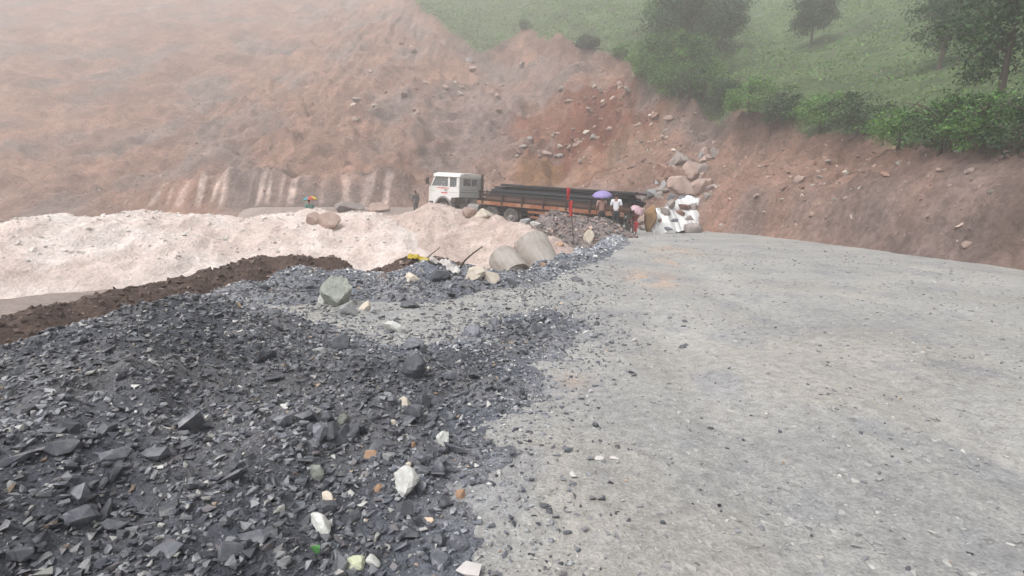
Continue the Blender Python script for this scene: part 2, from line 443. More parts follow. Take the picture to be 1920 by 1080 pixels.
def g_hill(x, y, full=False):
    z, s, a = hill_base(x, y)
    sd = scar_sd(x, y)                       # negative inside the landslip
    dep = smooth(0.0, -1.6, sd) * (1.3 + 1.2 * smooth(-1, -8, sd)) * smooth(1.0, 7.0, s)
    z = z - dep
    q = smooth(0, 3, s)
    raw = smooth(0.8, -0.8, sd)
    st = 0.7 * fbm(a * 0.55, s * 0.10, 4) + 0.45 * ridged(a * 0.16 + 0.4 * perlin(x * 0.1, y * 0.1), s * 0.035, 3)         # runnels down the slope
    lat, _l = poly_dist(x, y, TORRENT)
    z = z - 1.5 * np.exp(-(lat / 1.3) ** 2) * smooth(0.3, 1.6, s)
    z = z + raw * q * (0.40 * st + 0.75 * fbm(x * 0.16, y * 0.16, 4) + 0.30 * ridged(x * 0.45, y * 0.45, 4) + 0.20 * fbm(x * 1.2, y * 1.2, 4) + 0.22 * np.abs(perlin(x * 0.8 + 9, y * 0.8)))
    led = fbm(x * 0.10 + 40, y * 0.10, 3)
    z = z + raw * q * 0.35 * np.tanh(6 * perlin(a * 0.05 + 2 * led, s * 0.28)) * smooth(2, 6, s)      # ledges
    z = z + raw * 0.16 * fbm(a * 1.5, s * 0.12, 3) * smooth(-7.5, -10.5, x) * smooth(0, .5, s) * smooth(3.4, 1.6, s)
    rd = smooth(1.1, 0.4, np.hypot((x - RED0[0]) / 7.0, (y - RED0[1]) / 8.5) + 0.3 * perlin(x * 0.3, y * 0.3))
    z = z + rd * (0.30 * ridged(x * 0.75, y * 0.75, 3) + 0.22 * np.abs(perlin(x * 1.7, y * 1.7)))          # raw clods of the red patch
    lx, ly = LEDGE[1][0] - LEDGE[0][0], LEDGE[1][1] - LEDGE[0][1]; ll = math.hypot(lx, ly)
    tl = ((x - LEDGE[0][0]) * lx + (y - LEDGE[0][1]) * ly) / ll / ll; dl = (-(x - LEDGE[0][0]) * ly + (y - LEDGE[0][1]) * lx) / ll + 0.35 * fbm(x * 0.6, y * 0.6, 3)
    z = z + 0.75 * smooth(-0.2, 0.2, dl) * np.exp(-np.maximum(dl, 0) / 2.2) * smooth(-0.05, 0.25, tl) * smooth(1.1, 0.8, tl)      # a small ledge above the lorry
    z = z + (1 - raw) * (0.35 * fbm(x * 0.25, y * 0.25, 4) + 0.15 * fbm(x * 1.1, y * 1.1, 3))
    if full: return z, s, a, sd
    return z
def terrain(x, y):
    x = np.asarray(x, float); y = np.asarray(y, float)
    h = g_ground(x, y)
    for f in (g_road, g_slate, g_sand_a, g_sand_b, g_soil_a, g_soil_b, g_gravel, g_hill):
        h = np.maximum(h, f(x, y))
    return h
class HeightGrid:
    """the terrain sampled once, for quick look-ups when things are set down on it"""
    def __init__(g, x0, x1, y0, y1, st):
        g.x0, g.y0, g.st = x0, y0, st
        xs = np.arange(x0, x1, st); ys = np.arange(y0, y1, st); g.nx, g.ny = len(xs), len(ys)
        X, Y = np.meshgrid(xs, ys); g.z = terrain(X.ravel(), Y.ravel()).reshape(g.ny, g.nx)
    def __call__(g, x, y):
        fx = np.clip((x - g.x0) / g.st, 0, g.nx - 1.001); fy = np.clip((y - g.y0) / g.st, 0, g.ny - 1.001)
        i = fx.astype(int); j = fy.astype(int); fx = fx - i; fy = fy - j; z = g.z
        return (z[j, i] * (1 - fx) + z[j, i + 1] * fx) * (1 - fy) + (z[j + 1, i] * (1 - fx) + z[j + 1, i + 1] * fx) * fy
GRID_N = HeightGrid(-8, 8, 0.5, 14, 0.05)
GRID_F = HeightGrid(-50, 70, 2, 120, 0.25)
def tgrid(x, y):
    x = np.asarray(x, float); y = np.asarray(y, float)
    m = (np.abs(x) < 7.9) & (y > 0.6) & (y < 13.9)
    return np.where(m, GRID_N(x, y), GRID_F(x, y))
def on(px, py, y0=1.2, y1=118.0):
    x, y = march(px, py, tgrid, y0, y1)
    return x, y, float(tgrid(np.array([x]), np.array([y]))[0])

def axis_steps(lo, hi, a, b, fine, grow=1.12, mx=6.0):
    """coordinates lo..hi, evenly spaced by `fine` between a and b and widening outside"""
    mid = list(np.arange(a, b + 1e-6, fine)); out = mid[:]
    p, st = mid[-1], fine
    while p < hi: st = min(st * grow, mx); p += st; out.append(p)
    p, st = mid[0], fine
    while p > lo: st = min(st * grow, mx); p -= st; out.insert(0, p)
    return np.array(out)
def sheet(name, xs, ys, hf, mat, keep=None, col=None, smooth_=True, parent=None):
    X, Y = np.meshgrid(xs, ys); x, y = X.ravel(), Y.ravel()
    z = hf(x, y)
    nx, ny = len(xs), len(ys)
    i = np.arange(nx * ny).reshape(ny, nx)
    f = np.stack([i[:-1, :-1].ravel(), i[:-1, 1:].ravel(), i[1:, 1:].ravel(), i[1:, :-1].ravel()], 1)
    c = col(x, y, z) if col is not None else None
    v = np.stack([x, y, z], 1)
    if keep is not None:
        k = keep(x, y, z); f = f[k[f].any(1)]
        used = np.zeros(len(v), bool); used[f.ravel()] = True
        idx = np.cumsum(used) - 1; v = v[used]; f = idx[f]
        if c is not None: c = c[used]
    return np_mesh(name, v, f, mat, smooth_, c, parent)

# ground under everything
o = sheet('ground', axis_steps(-190, 190, -30, 16, 0.5, 1.15, 14), axis_steps(-90, 190, 6, 46, 0.5, 1.15, 14), g_ground, M['ground'])
tag(o, 'brown valley floor under the heaps and the lorry', 'ground', kind='structure')

# road
def road_col(x, y, z):
    n = fbm(x * 0.45, y * 0.30, 4); n2 = fbm(x * 1.3 + 9, y * 0.9, 4)
    c = np.ones((len(x), 3))
    tan = smooth(0.25, 0.6, n)[:, None] * 0.3
    c = c * (1 - tan) + np.array([1.06, 0.98, 0.87]) * tan
    blue = smooth(0.2, 0.55, n2)[:, None] * 0.7
    c = c * (1 - blue) + np.array([0.80, 0.82, 0.88]) * blue
    for (px, py, r, k) in ((1260, 468, 0.9, 1.0), (1226, 524, 0.5, 1.0), (1212, 515, 0.6, .7), (1075, 712, 0.16, .55), (1250, 490, 0.5, 0.8)):
        gx, gy = gpt(px, py)
        m = np.exp(-(((x - gx) / (r * 0.75)) ** 2 + ((y - gy) / (r * 1.7)) ** 2)) * k * smooth(-0.35, 0.35, fbm(x * 1.8, y * 1.2, 4) + .15)
        c = c * (1 - m[:, None]) + np.array([1.42, 1.05, 0.82]) * m[:, None]
    rut = np.exp(-((x - 1.15 - 0.13 * y) / 0.33) ** 2) + np.exp(-((x - 2.85 - 0.13 * y) / 0.36) ** 2)
    rut = (rut * (0.35 + 0.5 * fbm(x * 0.8, y * 0.25, 3)).clip(0, 1))[:, None]
    c = c * (1 - rut) + c * np.array([1.14, 1.13, 1.12]) * rut            # wheel-packed strips
    t = sd_poly(x, y, ROAD_POLY)
    w = smooth(-0.6, 0.2, t)[:, None]
    return c * (1 - w) + np.array([0.55, 0.55, 0.56]) * w
xs = axis_steps(-9, 17, -4, 6, 0.06, 1.05, 0.25); ys = axis_steps(-30, 36, 1.5, 12, 0.06, 1.04, 0.3)
o = sheet('road', xs, ys, g_road, M['road'], keep=lambda x, y, z: (z > g_ground(x, y) - 0.15), col=road_col)
tag(o, 'grey mud road strewn with chippings', 'road', kind='structure')

# loose slate along the road
def slate_col(x, y, z):
    n = smooth(-0.5, 0.6, fbm(x * 0.8, y * 0.8, 4))[:, None]
    c = np.array([0.75, 0.78, 0.85]) * (1 - n) + np.array([1.25, 1.22, 1.2]) * n
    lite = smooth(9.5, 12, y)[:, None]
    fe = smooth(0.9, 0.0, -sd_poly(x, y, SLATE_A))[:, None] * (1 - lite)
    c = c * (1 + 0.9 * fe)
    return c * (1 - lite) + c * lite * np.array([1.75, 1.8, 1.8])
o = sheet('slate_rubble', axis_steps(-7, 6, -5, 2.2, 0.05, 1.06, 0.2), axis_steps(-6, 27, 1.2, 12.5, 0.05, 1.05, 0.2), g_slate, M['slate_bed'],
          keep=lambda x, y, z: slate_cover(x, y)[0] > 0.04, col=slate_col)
tag(o, 'broken dark slate heaped along the roadside', 'rubble', kind='stuff')

# heaps in the gully
def heap(name, hf, pts, m, step, label, cat, mat, group=None):
    P = np.array(pts)
    o = sheet(name, np.arange(P[:, 0].min() - m, P[:, 0].max() + m, step), np.arange(P[:, 1].min() - m, P[:, 1].max() + m, step), hf, mat,
              keep=lambda x, y, z: z > np.maximum(g_ground(x, y), g_road(x, y)) - 0.12)
    return tag(o, label, cat, group)
heap('sand_heap', g_sand_a, SAND_A, 5, 0.14, 'long bank of whitish sand and shingle below the steep pale cut', 'sand heap', M['sand_white'])
heap('sand_heap', g_sand_b, SAND_B, 4.5, 0.10, 'pinkish sand heap peaking in front of the lorry cab', 'sand heap', M['sand_pink'])
heap('soil_heap', g_soil_a, SOIL_A, 2.6, 0.06, 'dark brown soil heap in front of the whitish sand bank', 'soil heap', M['soil'])
heap('soil_heap', g_soil_b, SOIL_B, 2.4, 0.06, 'dark brown soil heap under the yellow plastic sheet', 'soil heap', M['soil'])
heap('gravel_heap', g_gravel, GRAVEL, 3.6, 0.08, 'grey brown gravel heap beside the trailer and red flag pole', 'gravel heap', M['gravel_heap'])

# hillside with the landslip scar
RED = march(1120, 200, g_hill, 8); ORG = march(1000, 312, g_hill, 8); GRY = march(900, 210, g_hill, 8); RED2 = march(1020, 235, g_hill, 8)
GRY2 = march(1235, 165, g_hill, 8); TANS = march(1120, 300, g_hill, 8)
def hill_col(x, y, z):
    zz, s, a, sd = g_hill(x, y, True)
    n = fbm(x * 0.11, y * 0.11, 4)
    base = np.array([0.335, 0.21, 0.165]); c = np.ones((len(x), 1)) * base
    w = smooth(-0.2, 0.6, n)[:, None]; c = c * (1 - w) + np.array([0.275, 0.212, 0.193]) * w
    def blob(p, rx, ry, col, k):
        nonlocal c
        d = np.sqrt(((x - p[0]) / rx) ** 2 + ((y - p[1]) / ry) ** 2) + 0.45 * fbm(x * 0.35, y * 0.35, 4)
        m = (smooth(1.15, 0.45, d) * k)[:, None]; c = c * (1 - m) + np.array(col) * m
    blob(GRY, 9, 13, (0.27, 0.212, 0.20), 0.75)
    blob(TANS, 7, 4.0, (0.33, 0.228, 0.165), 0.85)
    blob(RED0, 7.0, 9.0, (0.20, 0.075, 0.045), 1.0)
    blob(RED2, 5.5, 5.0, (0.23, 0.105, 0.07), 0.9)
    blob(ORG, 2.4, 2.6, (0.32, 0.175, 0.085), 0.9)
    blob(GRY2, 2.4, 2.4, (0.36, 0.30, 0.28), 0.8)
    # pale weathered bands of the steep cut
    band = smooth(0.0, 0.35, perlin(a * 1.15, s * 0.12) + 0.4 * perlin(a * 3.1, s * 0.4)) * smooth(-6.5, -11, x) * smooth(-36, -26, x) * smooth(0.1, 0.7, s) * smooth(3.0, 1.0, s + 0.8 * fbm(a * 0.7, s, 3)) * (0.55 + 0.6 * fbm(x * 0.5, y * 0.5, 3)).clip(0, 1)
    c = c * (1 - band[:, None]) + np.array([0.85, 0.69, 0.63]) * band[:, None]
    crown = (smooth(-2.6, -0.6, sd) * smooth(0.6, -0.3, sd) * 0.55)[:, None]       # dark topsoil at the scar's rim
    c = c * (1 - crown) + np.array([0.14, 0.095, 0.075]) * crown
    g = smooth(-0.3, 0.5, sd)[:, None]
    c = c * (1 - g) + np.array([0.10, 0.15, 0.065]) * g
    return c
o = sheet('hillside', axis_steps(-205, 180, -36, 30, 0.26, 1.04, 1.8), axis_steps(-40, 230, 8, 70, 0.26, 1.04, 1.8), g_hill, M['hill'],
          keep=lambda x, y, z: hill_sa(x, y)[0] > -2.0, col=hill_col)
tag(o, 'steep hillside with a bare pink brown landslip scar', 'hillside', kind='structure')
# ------------------------------------------------------------------ stones
def hull(seed, n, dims, box=0.5):
    """an angular stone about 1 across: the hull of a few points; returns vertices and triangles"""
    r = np.random.default_rng(seed)
    p = r.normal(size=(n, 3)); p /= np.linalg.norm(p, axis=1)[:, None]
    q = np.clip(p * 1.5, -1, 1)
    p = (p * (1 - box) + q * box) * (0.78 + 0.22 * r.random((n, 1))) * np.array(dims) * 0.5
    bm = bmesh.new()
    for c in p: bm.verts.new(c)
    bmesh.ops.convex_hull(bm, input=bm.verts)
    for v in [v for v in bm.verts if not v.link_faces]: bm.verts.remove(v)
    bmesh.ops.triangulate(bm, faces=bm.faces[:])
    bm.verts.index_update()
    V = np.array([v.co[:] for v in bm.verts]); F = np.array([[v.index for v in f.verts] for f in bm.faces])
    bm.free(); return V, F
CHIPS = [hull(100 + i, 8 + i % 3, (1.0, 0.62 + 0.25 * (i % 4) / 3, 0.30 + 0.28 * ((i * 7) % 5) / 4), 0.6) for i in range(30)]
COBBLES = [hull(300 + i, 10 + i % 4, (1.0, 0.75 + 0.2 * (i % 3) / 2, 0.55 + 0.2 * (i % 2)), 0.2) for i in range(20)]
def rots(n, tilt, r=rng):
    yaw = r.random(n) * 2 * np.pi; ax = r.random(n) * 2 * np.pi; t = r.normal(size=n) * tilt
    cz, sz = np.cos(yaw), np.sin(yaw); O = np.zeros(n); I = np.ones(n)
    Rz = np.stack([cz, -sz, O, sz, cz, O, O, O, I], 1).reshape(n, 3, 3)
    k = np.stack([np.cos(ax), np.sin(ax), O], 1); ct, st = np.cos(t), np.sin(t)
    K = np.zeros((n, 3, 3)); K[:, 0, 2] = k[:, 1]; K[:, 1, 2] = -k[:, 0]; K[:, 2, 0] = -k[:, 1]; K[:, 2, 1] = k[:, 0]
    Rt = np.eye(3) + st[:, None, None] * K + (1 - ct)[:, None, None] * (K @ K)
    return Rt @ Rz
def scatter(name, pos, size, col, mat, protos, tilt=0.5, sink=0.15, label=None, cat=None, parent=None, r=rng):
    """many small stones joined in one mesh"""
    n = len(pos); which = r.integers(0, len(protos), n); Rm = rots(n, tilt, r)
    sc = np.asarray(size)[:, None] * (0.8 + 0.4 * r.random((n, 3)))
    VV, FF, CC = [], [], []; off = 0
    for k, (V, F) in enumerate(protos):
        m = np.nonzero(which == k)[0]
        if not len(m): continue
        v = np.einsum('nij,nkj->nki', Rm[m], V[None] * sc[m][:, None, :]) + pos[m][:, None, :]
        v[:, :, 2] += (0.5 - sink) * np.asarray(size)[m][:, None] * 0.42
        VV.append(v.reshape(-1, 3))
        FF.append((F[None] + (off + np.arange(len(m)) * len(V))[:, None, None]).reshape(-1, 3)); off += len(m) * len(V)
        CC.append(np.repeat(col[m], len(V), 0))
    o = np_mesh(name, np.concatenate(VV), np.concatenate(FF), mat, False, np.concatenate(CC), parent)
    if label: tag(o, label, cat, kind='stuff')
    return o
def palette(n, cols, w, jit=0.2, r=rng):
    c = np.array(cols)[r.choice(len(cols), n, p=np.array(w) / sum(w))]
    return c * (1 + jit * r.normal(size=(n, 1))).clip(0.4, 1.8)

SLATE_COLS = [(0.055, 0.060, 0.075), (0.085, 0.092, 0.11), (0.13, 0.137, 0.153), (0.19, 0.198, 0.21), (0.12, 0.113, 0.122), (0.32, 0.32, 0.31), (0.26, 0.20, 0.15)]
SLATE_W = [20, 22, 22, 18, 8, 6.5, 1.0]
# slate chippings: thick near the camera, thinning with the size one can tell apart further off
def slate_points(n, x0, x1, y0, y1, thr, pw):
    y = y0 + (y1 - y0) * rng.random(n) ** pw; x = x0 + (x1 - x0) * rng.random(n)
    cov, h = slate_cover(x, y)
    k = rng.random(n) < np.maximum(cov, 0) ** 1.3 + thr * smooth(-0.9, 0.0, -np.abs(sd_poly(x, y, SLATE_A))) ** 1.6
    x, y = x[k], y[k]; cov = cov[k]
    z = np.maximum(g_slate(x, y), np.maximum(g_road(x, y), g_ground(x, y)))
    return np.stack([x, y, z], 1), cov
P1, c1 = slate_points(84000, -5.6, 2.0, 0.9, 5.4, 0.28, 1.15)
S1 = 0.013 + 0.06 * rng.random(len(P1)) ** 4.2
P2, c2 = slate_points(40000, -6.5, 2.2, 5.2, 12.6, 0.22, 1.0)
S2 = 0.03 + 0.075 * rng.random(len(P2)) ** 3.0
P3, c3 = slate_points(16000, -1.0, 5.5, 10.5, 26, 0.04, 1.0)
S3 = 0.045 + 0.11 * rng.random(len(P3)) ** 2.6
P = np.concatenate([P1, P2, P3]); S = np.concatenate([S1, S2, S3])
cc = palette(len(P), SLATE_COLS, SLATE_W); tone = 0.98 + 0.42 * fbm(P[:, 0] * 0.9, P[:, 1] * 0.9, 3)
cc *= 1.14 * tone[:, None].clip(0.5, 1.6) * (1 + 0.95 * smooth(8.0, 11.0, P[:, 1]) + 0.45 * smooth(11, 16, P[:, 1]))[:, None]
fe = smooth(1.0, 0.0, np.abs(sd_poly(P[:, 0], P[:, 1], SLATE_A))) * smooth(9, 7, P[:, 1])
cc *= (1 + 0.55 * fe)[:, None]; S *= 1 - 0.22 * fe
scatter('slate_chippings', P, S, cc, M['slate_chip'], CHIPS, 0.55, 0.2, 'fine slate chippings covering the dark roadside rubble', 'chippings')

# thin scatter of chippings over the trampled side track
n = 17000
x = -4.6 + 7.5 * rng.random(n); y = 5.4 + 7.5 * rng.random(n)
k = (slate_cover(x, y)[0] < 0.6) & (sd_poly(x, y, ROAD_POLY) < 0) & (rng.random(n) < smooth(-0.5, 0.5, fbm(x * 0.9, y * 1.6, 4) + 0.2) * smooth(2.9, -0.5, x))
x, y = x[k], y[k]
scatter('track_chippings', np.stack([x, y, np.maximum(g_road(x, y), g_slate(x, y))], 1), 0.025 + 0.075 * rng.random(len(x)) ** 3, palette(len(x), [(0.12, 0.125, 0.14), (0.20, 0.205, 0.215), (0.30, 0.30, 0.30), (0.42, 0.41, 0.39)], [5, 5, 3, 1]),
        M['pebble'], CHIPS, 0.35, 0.3, 'flattened chippings on the grey side track', 'chippings')

# stones trodden into the road, much its own colour
n = 14000
y = 1.7 + 16 * rng.random(n) ** 1.7; x = -1.5 + (0.7 * y + 4.5) * rng.random(n)
k = (slate_cover(x, y)[0] < 0.5) & (sd_poly(x, y, ROAD_POLY) < 0) & (rng.random(n) < 0.25 + smooth(-0.3, 0.5, fbm(x * 0.7 + 3, y * 0.5, 4))) & (x < 11.5)
x, y = x[k], y[k]
scatter('trodden_stones', np.stack([x, y, g_road(x, y)], 1), (0.014 + 0.03 * rng.random(len(x)) ** 3) * (1 + y / 10), palette(len(x), [(0.27, 0.272, 0.28), (0.34, 0.34, 0.335), (0.42, 0.415, 0.40), (0.21, 0.215, 0.23)], [4, 5, 2, 3], 0.08),
        M['pebble'], CHIPS, 0.12, 0.45, 'flat stones trodden into the grey mud road', 'stones')

# pebbles and grit lying on the road
n = 17000
y = 1.6 + 26 * rng.random(n) ** 1.9; x = -2 + (0.45 * y + 7) * rng.random(n)
x = np.where(x > 11.5, 11.5 * rng.random(n), x)
k = (slate_cover(x, y)[0] < 0.25) & (sd_poly(x, y, ROAD_POLY) < 0)
near = np.exp(-np.abs(sd_poly(x, y, SLATE_A)) / 0.5)
k &= rng.random(n) < 0.9 * near + 0.75 * smooth(0.0, 0.6, fbm(x * 0.8, y * 0.5, 4)) + 0.06
x, y = x[k], y[k]
Sr = (0.007 + 0.028 * rng.random(len(x)) ** 5) * (1 + y / 14)
scatter('road_grit', np.stack([x, y, g_road(x, y)], 1), Sr, palette(len(x), [(0.07, 0.075, 0.09), (0.16, 0.165, 0.17), (0.30, 0.30, 0.30), (0.50, 0.49, 0.46), (0.40, 0.30, 0.22)], [5, 5, 5, 1.6, .5]),
        M['pebble'], CHIPS, 0.35, 0.15, 'small chippings and grit scattered over the grey road', 'grit')

# shingle on the sand heaps, clods on the soil, gravel on the gravel heap
def heap_points(n, x0, x1, y0, y1, hf, others):
    x = x0 + (x1 - x0) * rng.random(n); y = y0 + (y1 - y0) * rng.random(n)
    z = hf(x, y); k = z > terrain(x, y) - 0.004
    return np.stack([x[k], y[k], z[k]], 1)
p = heap_points(3500, -22, -5.5, 12, 26, g_sand_a, None)
scatter('sand_shingle', p, 0.05 + 0.22 * rng.random(len(p)) ** 3, palette(len(p), [(0.62, 0.58, 0.56), (0.72, 0.69, 0.67), (0.45, 0.38, 0.36)], [4, 5, 1.3], 0.1), M['pebble'], COBBLES, 0.6, 0.55,
        'pale shingle bedded in the whitish sand bank', 'shingle')
p = heap_points(3500, -8, 1.6, 19.5, 27.5, g_sand_b, None)
scatter('sand_lumps', p, 0.04 + 0.13 * rng.random(len(p)) ** 3.2, palette(len(p), [(0.56, 0.46, 0.42), (0.62, 0.53, 0.50), (0.44, 0.35, 0.32)], [4, 4, 1.2], 0.1), M['pebble'], COBBLES, 0.6, 0.6,
        'small lumps in the pinkish sand heap', 'lumps')
p = np.concatenate([heap_points(3200, -9, -4, 5, 14.5, g_soil_a, None), heap_points(3200, -4.2, 1, 11.5, 17, g_soil_b, None)])
scatter('soil_clods', p, 0.05 + 0.13 * rng.random(len(p)) ** 2.5, palette(len(p), [(0.085, 0.058, 0.048), (0.13, 0.09, 0.075), (0.22, 0.165, 0.145), (0.34, 0.28, 0.26)], [6, 5, 1, .35], 0.15), M['pebble'], COBBLES, 0.8, 0.4,
        'crumbled clods on the brown soil heaps', 'clods')
p = heap_points(7000, -0.5, 6.5, 20.5, 27, g_gravel, None)
scatter('heap_gravel', p, 0.06 + 0.24 * rng.random(len(p)) ** 2.8, palette(len(p), [(0.20, 0.175, 0.17), (0.30, 0.25, 0.235), (0.40, 0.27, 0.22), (0.13, 0.125, 0.13), (0.45, 0.40, 0.37)], [5, 4, 2, 3, 1], 0.2), M['pebble'], CHIPS, 0.6, 0.35,
        'mixed gravel on the heap beside the trailer', 'gravel')

# rock debris on the landslip
n = 34000
x = -44 + 72 * rng.random(n); y = 10 + 62 * rng.random(n)
s_, a_ = hill_sa(x, y); sd_ = scar_sd(x, y)
dens = 0.10 + 0.5 * smooth(0.1, 0.6, fbm(x * 0.12 + 5, y * 0.12, 3) + 0.3 * smooth(-2, 6, x)) + 0.35 * smooth(5, 1, s_) + 0.35 * smooth(7, 10, x) + 0.6 * smooth(6, 0, np.hypot(x - RED[0], y - RED[1]) - 3)
k = (s_ > 0.3) & (sd_ < -0.6) & (rng.random(n) < dens)
x, y = x[k], y[k]
cl = palette(len(x), [(0.36, 0.27, 0.235), (0.27, 0.185, 0.155), (0.45, 0.37, 0.335), (0.30, 0.28, 0.27), (0.20, 0.11, 0.085)], [5, 4, 2, 2, 2], 0.15)
near_red = (smooth(7, 3, np.hypot(x - RED[0], y - RED[1])) * 0.75)[:, None]
cl = cl * (1 - near_red) + cl * np.array([0.8, 0.55, 0.47]) * near_red
scatter('scree', np.stack([x, y, g_hill(x, y)], 1), (0.08 + 0.34 * rng.random(len(x)) ** 3.4), cl, M['pebble'], COBBLES + CHIPS, 0.7, 0.55,
        'loose scree lying on the bare landslip slope', 'scree')

# ---- stones one can pick out
def rock_mesh(seed, dims, sub=3, planes=11, rough=0.05, soft=0.0):
    """a boulder about 1 across: a ball cut by planes, the facets a little uneven; origin at its centre"""
    r = np.random.default_rng(seed)
    bm = bmesh.new(); bmesh.ops.create_icosphere(bm, subdivisions=sub, radius=1.0)
    V = np.array([v.co[:] for v in bm.verts])
    nrm = r.normal(size=(planes, 3)); nrm /= np.linalg.norm(nrm, axis=1)[:, None]
    hgt = 0.40 + 0.36 * r.random(planes)
    dd = V @ nrm.T
    rad = np.where(dd > 0.05, hgt[None] / np.maximum(dd, 0.05), 9)
    rad = np.concatenate([rad, np.ones((len(V), 1))], 1)
    if soft > 0:
        rad = (-soft * np.log(np.exp(-rad / soft).sum(1)))
    else: rad = rad.min(1)
    ph = r.random(3) * 50
    nz = perlin(V[:, 0] * 2.2 + ph[0], V[:, 1] * 2.2 + V[:, 2] * 1.7 + ph[1]) + 0.5 * perlin(V[:, 0] * 5 + ph[2], V[:, 2] * 5 + V[:, 1] * 3)
    rad = rad * (1 + rough * nz)
    P = V * rad[:, None]; P = P / (P.max(0) - P.min(0)) * np.array(dims)
    for v, c in zip(bm.verts, P): v.co = c
    me = bpy.data.meshes.new('stone'); bm.to_mesh(me); bm.free()
    if soft > 0:
        for p in me.polygons: p.use_smooth = True
    return me
def hull_mesh(seed, n, dims, box=0.5):
    V, F = hull(seed, n, dims, box); me = bpy.data.meshes.new('stone'); me.from_pydata(V.tolist(), [], F.tolist()); me.update(); return me
SM = {}
def smat(key, cols, **kw):
    if key not in SM: SM[key] = stone_mat('stone_' + key, cols, **kw)
    return SM[key]
smat('white', [(0.32, 0.32, 0.30), (0.60, 0.61, 0.59), (0.74, 0.75, 0.73)], scale=9, bump=0.7, jitter=0.08)
smat('cream', [(0.46, 0.40, 0.33), (0.60, 0.54, 0.46), (0.68, 0.63, 0.55)], scale=3, jitter=0.1)
smat('orange', [(0.26, 0.16, 0.10), (0.42, 0.27, 0.18), (0.50, 0.37, 0.27)], scale=8, jitter=0.12)
smat('green', [(0.20, 0.215, 0.19), (0.30, 0.32, 0.29), (0.44, 0.45, 0.41)], scale=5, bump=0.9, dist=0.03, jitter=0.1)
smat('grey', [(0.20, 0.205, 0.21), (0.30, 0.305, 0.31), (0.38, 0.385, 0.385)], scale=4, jitter=0.15)
smat('slateblue', [(0.11, 0.12, 0.14), (0.17, 0.18, 0.205), (0.23, 0.24, 0.26)], scale=5, jitter=0.1, rough=0.5)
smat('dark', [(0.05, 0.055, 0.068), (0.085, 0.092, 0.108), (0.12, 0.127, 0.14)], scale=5, jitter=0.12, rough=0.45, spec=0.5)
smat('redbrown', [(0.16, 0.085, 0.062), (0.25, 0.15, 0.12), (0.36, 0.25, 0.215)], scale=1.6, jitter=0.15)
smat('pinkrock', [(0.27, 0.185, 0.155), (0.38, 0.28, 0.245), (0.46, 0.37, 0.335)], scale=1.6, jitter=0.15)
smat('ochre', [(0.22, 0.12, 0.055), (0.36, 0.22, 0.11), (0.30, 0.21, 0.15)], scale=1.3, jitter=0.08)
smat('lime', [(0.38, 0.42, 0.28), (0.52, 0.55, 0.40), (0.62, 0.64, 0.52)], scale=6, jitter=0.08)
smat('greybrown', [(0.20, 0.17, 0.16), (0.30, 0.26, 0.245), (0.40, 0.36, 0.34)], scale=2, jitter=0.15)
def stone_px(name, px, py, w, h, key, label, cat='stone', seed=1, deep=0.8, rot=None, tilt=0.0, sink=0.25, shape='rock', planes=11, soft=0.0, group=None, y0=1.2, sub=3):
    """a single stone whose foot is seen at pixel (px,py), about w by h pixels in the photograph"""
    x, y, z = on(px, py, y0)
    k = math.hypot(x, y) / FPX
    sink = max(sink, 0.32) if math.hypot(x, y) < 7 else sink
    W, H = w * k, h * k / (1 - sink)
    dims = (W, W * deep, H)
    me = rock_mesh(seed, dims, sub, planes, 0.06, soft) if shape == 'rock' else hull_mesh(seed, 16, dims, 0.6)
    o = link(name, me, SM[key])
    o.location = (x, y + W * deep * 0.3, z + H * (0.5 - sink)); o.rotation_euler = (0, tilt, rot if rot is not None else random.uniform(-0.4, 0.4))
    return tag(o, label, cat, group)
ST = stone_px
# foreground
ST('stone', 757, 930, 56, 48, 'white', 'largest pale white quartz stone lying in the dark slate', seed=5, planes=8, sink=0.12)
ST('stone', 829, 834, 36, 30, 'white', 'white grey angular stone upslope of the largest white quartz stone', seed=8, planes=7, tilt=0.3)
ST('stone', 691, 860, 26, 18, 'orange', 'tan wedge shaped pebble in slate, left of a pale round pebble', seed=14, planes=7)
ST('stone', 775, 838, 13, 10, 'orange', 'tiny orange pebble above the white quartz stone', seed=15)
ST('stone', 865, 935, 20, 18, 'orange', 'orange brown pebble to the right of the white quartz stone', seed=16)
ST('stone', 707, 922, 18, 14, 'orange', 'orange pebble to the left of the white quartz stone', seed=17)
ST('stone', 728, 863, 20, 15, 'grey', 'pale grey round pebble beside the tan wedge pebble', seed=18)
ST('stone', 766, 877, 12, 9, 'cream', 'small cream pebble just above the white quartz stone', seed=19)
ST('stone', 824, 893, 34, 36, 'slateblue', 'blue grey slate block standing beside the white quartz stone', seed=21, planes=7, sink=0.15)
ST('stone', 600, 996, 62, 26, 'white', 'long white streaked stone lying slantwise near the bottom of the rubble', seed=23, deep=0.45, rot=-0.6, tilt=0.25, planes=8)
ST('stone', 611, 941, 34, 14, 'cream', 'narrow tan stone sliver in the slate above the long white stone', seed=24, deep=0.4, rot=-0.5, tilt=0.2)
ST('slate_slab', 650, 830, 52, 28, 'dark', 'flat dark slate slab above the tan wedge pebble', 'slate', seed=25, planes=8, deep=0.9)
ST('slate_slab', 594, 900, 34, 26, 'green', 'greenish grey slate slab tipped on edge above the tan sliver', 'slate', seed=26, planes=7, deep=0.4)
ST('stone', 696, 1060, 32, 13, 'white', 'smooth white oval pebble beside the yellowish stone', seed=27, soft=0.05)
ST('stone', 662, 1066, 38, 18, 'lime', 'yellowish green flat stone beside the white oval pebble', seed=28, planes=9)
ST('slate_block', 858, 1034, 42, 32, 'slateblue', 'grey slate block at the ragged edge of the rubble by the road', 'slate', seed=29, planes=7)
ST('slate_block', 824, 1022, 34, 20, 'dark', 'dark brown slate chunk touching the grey block by the road', 'slate', seed=30)
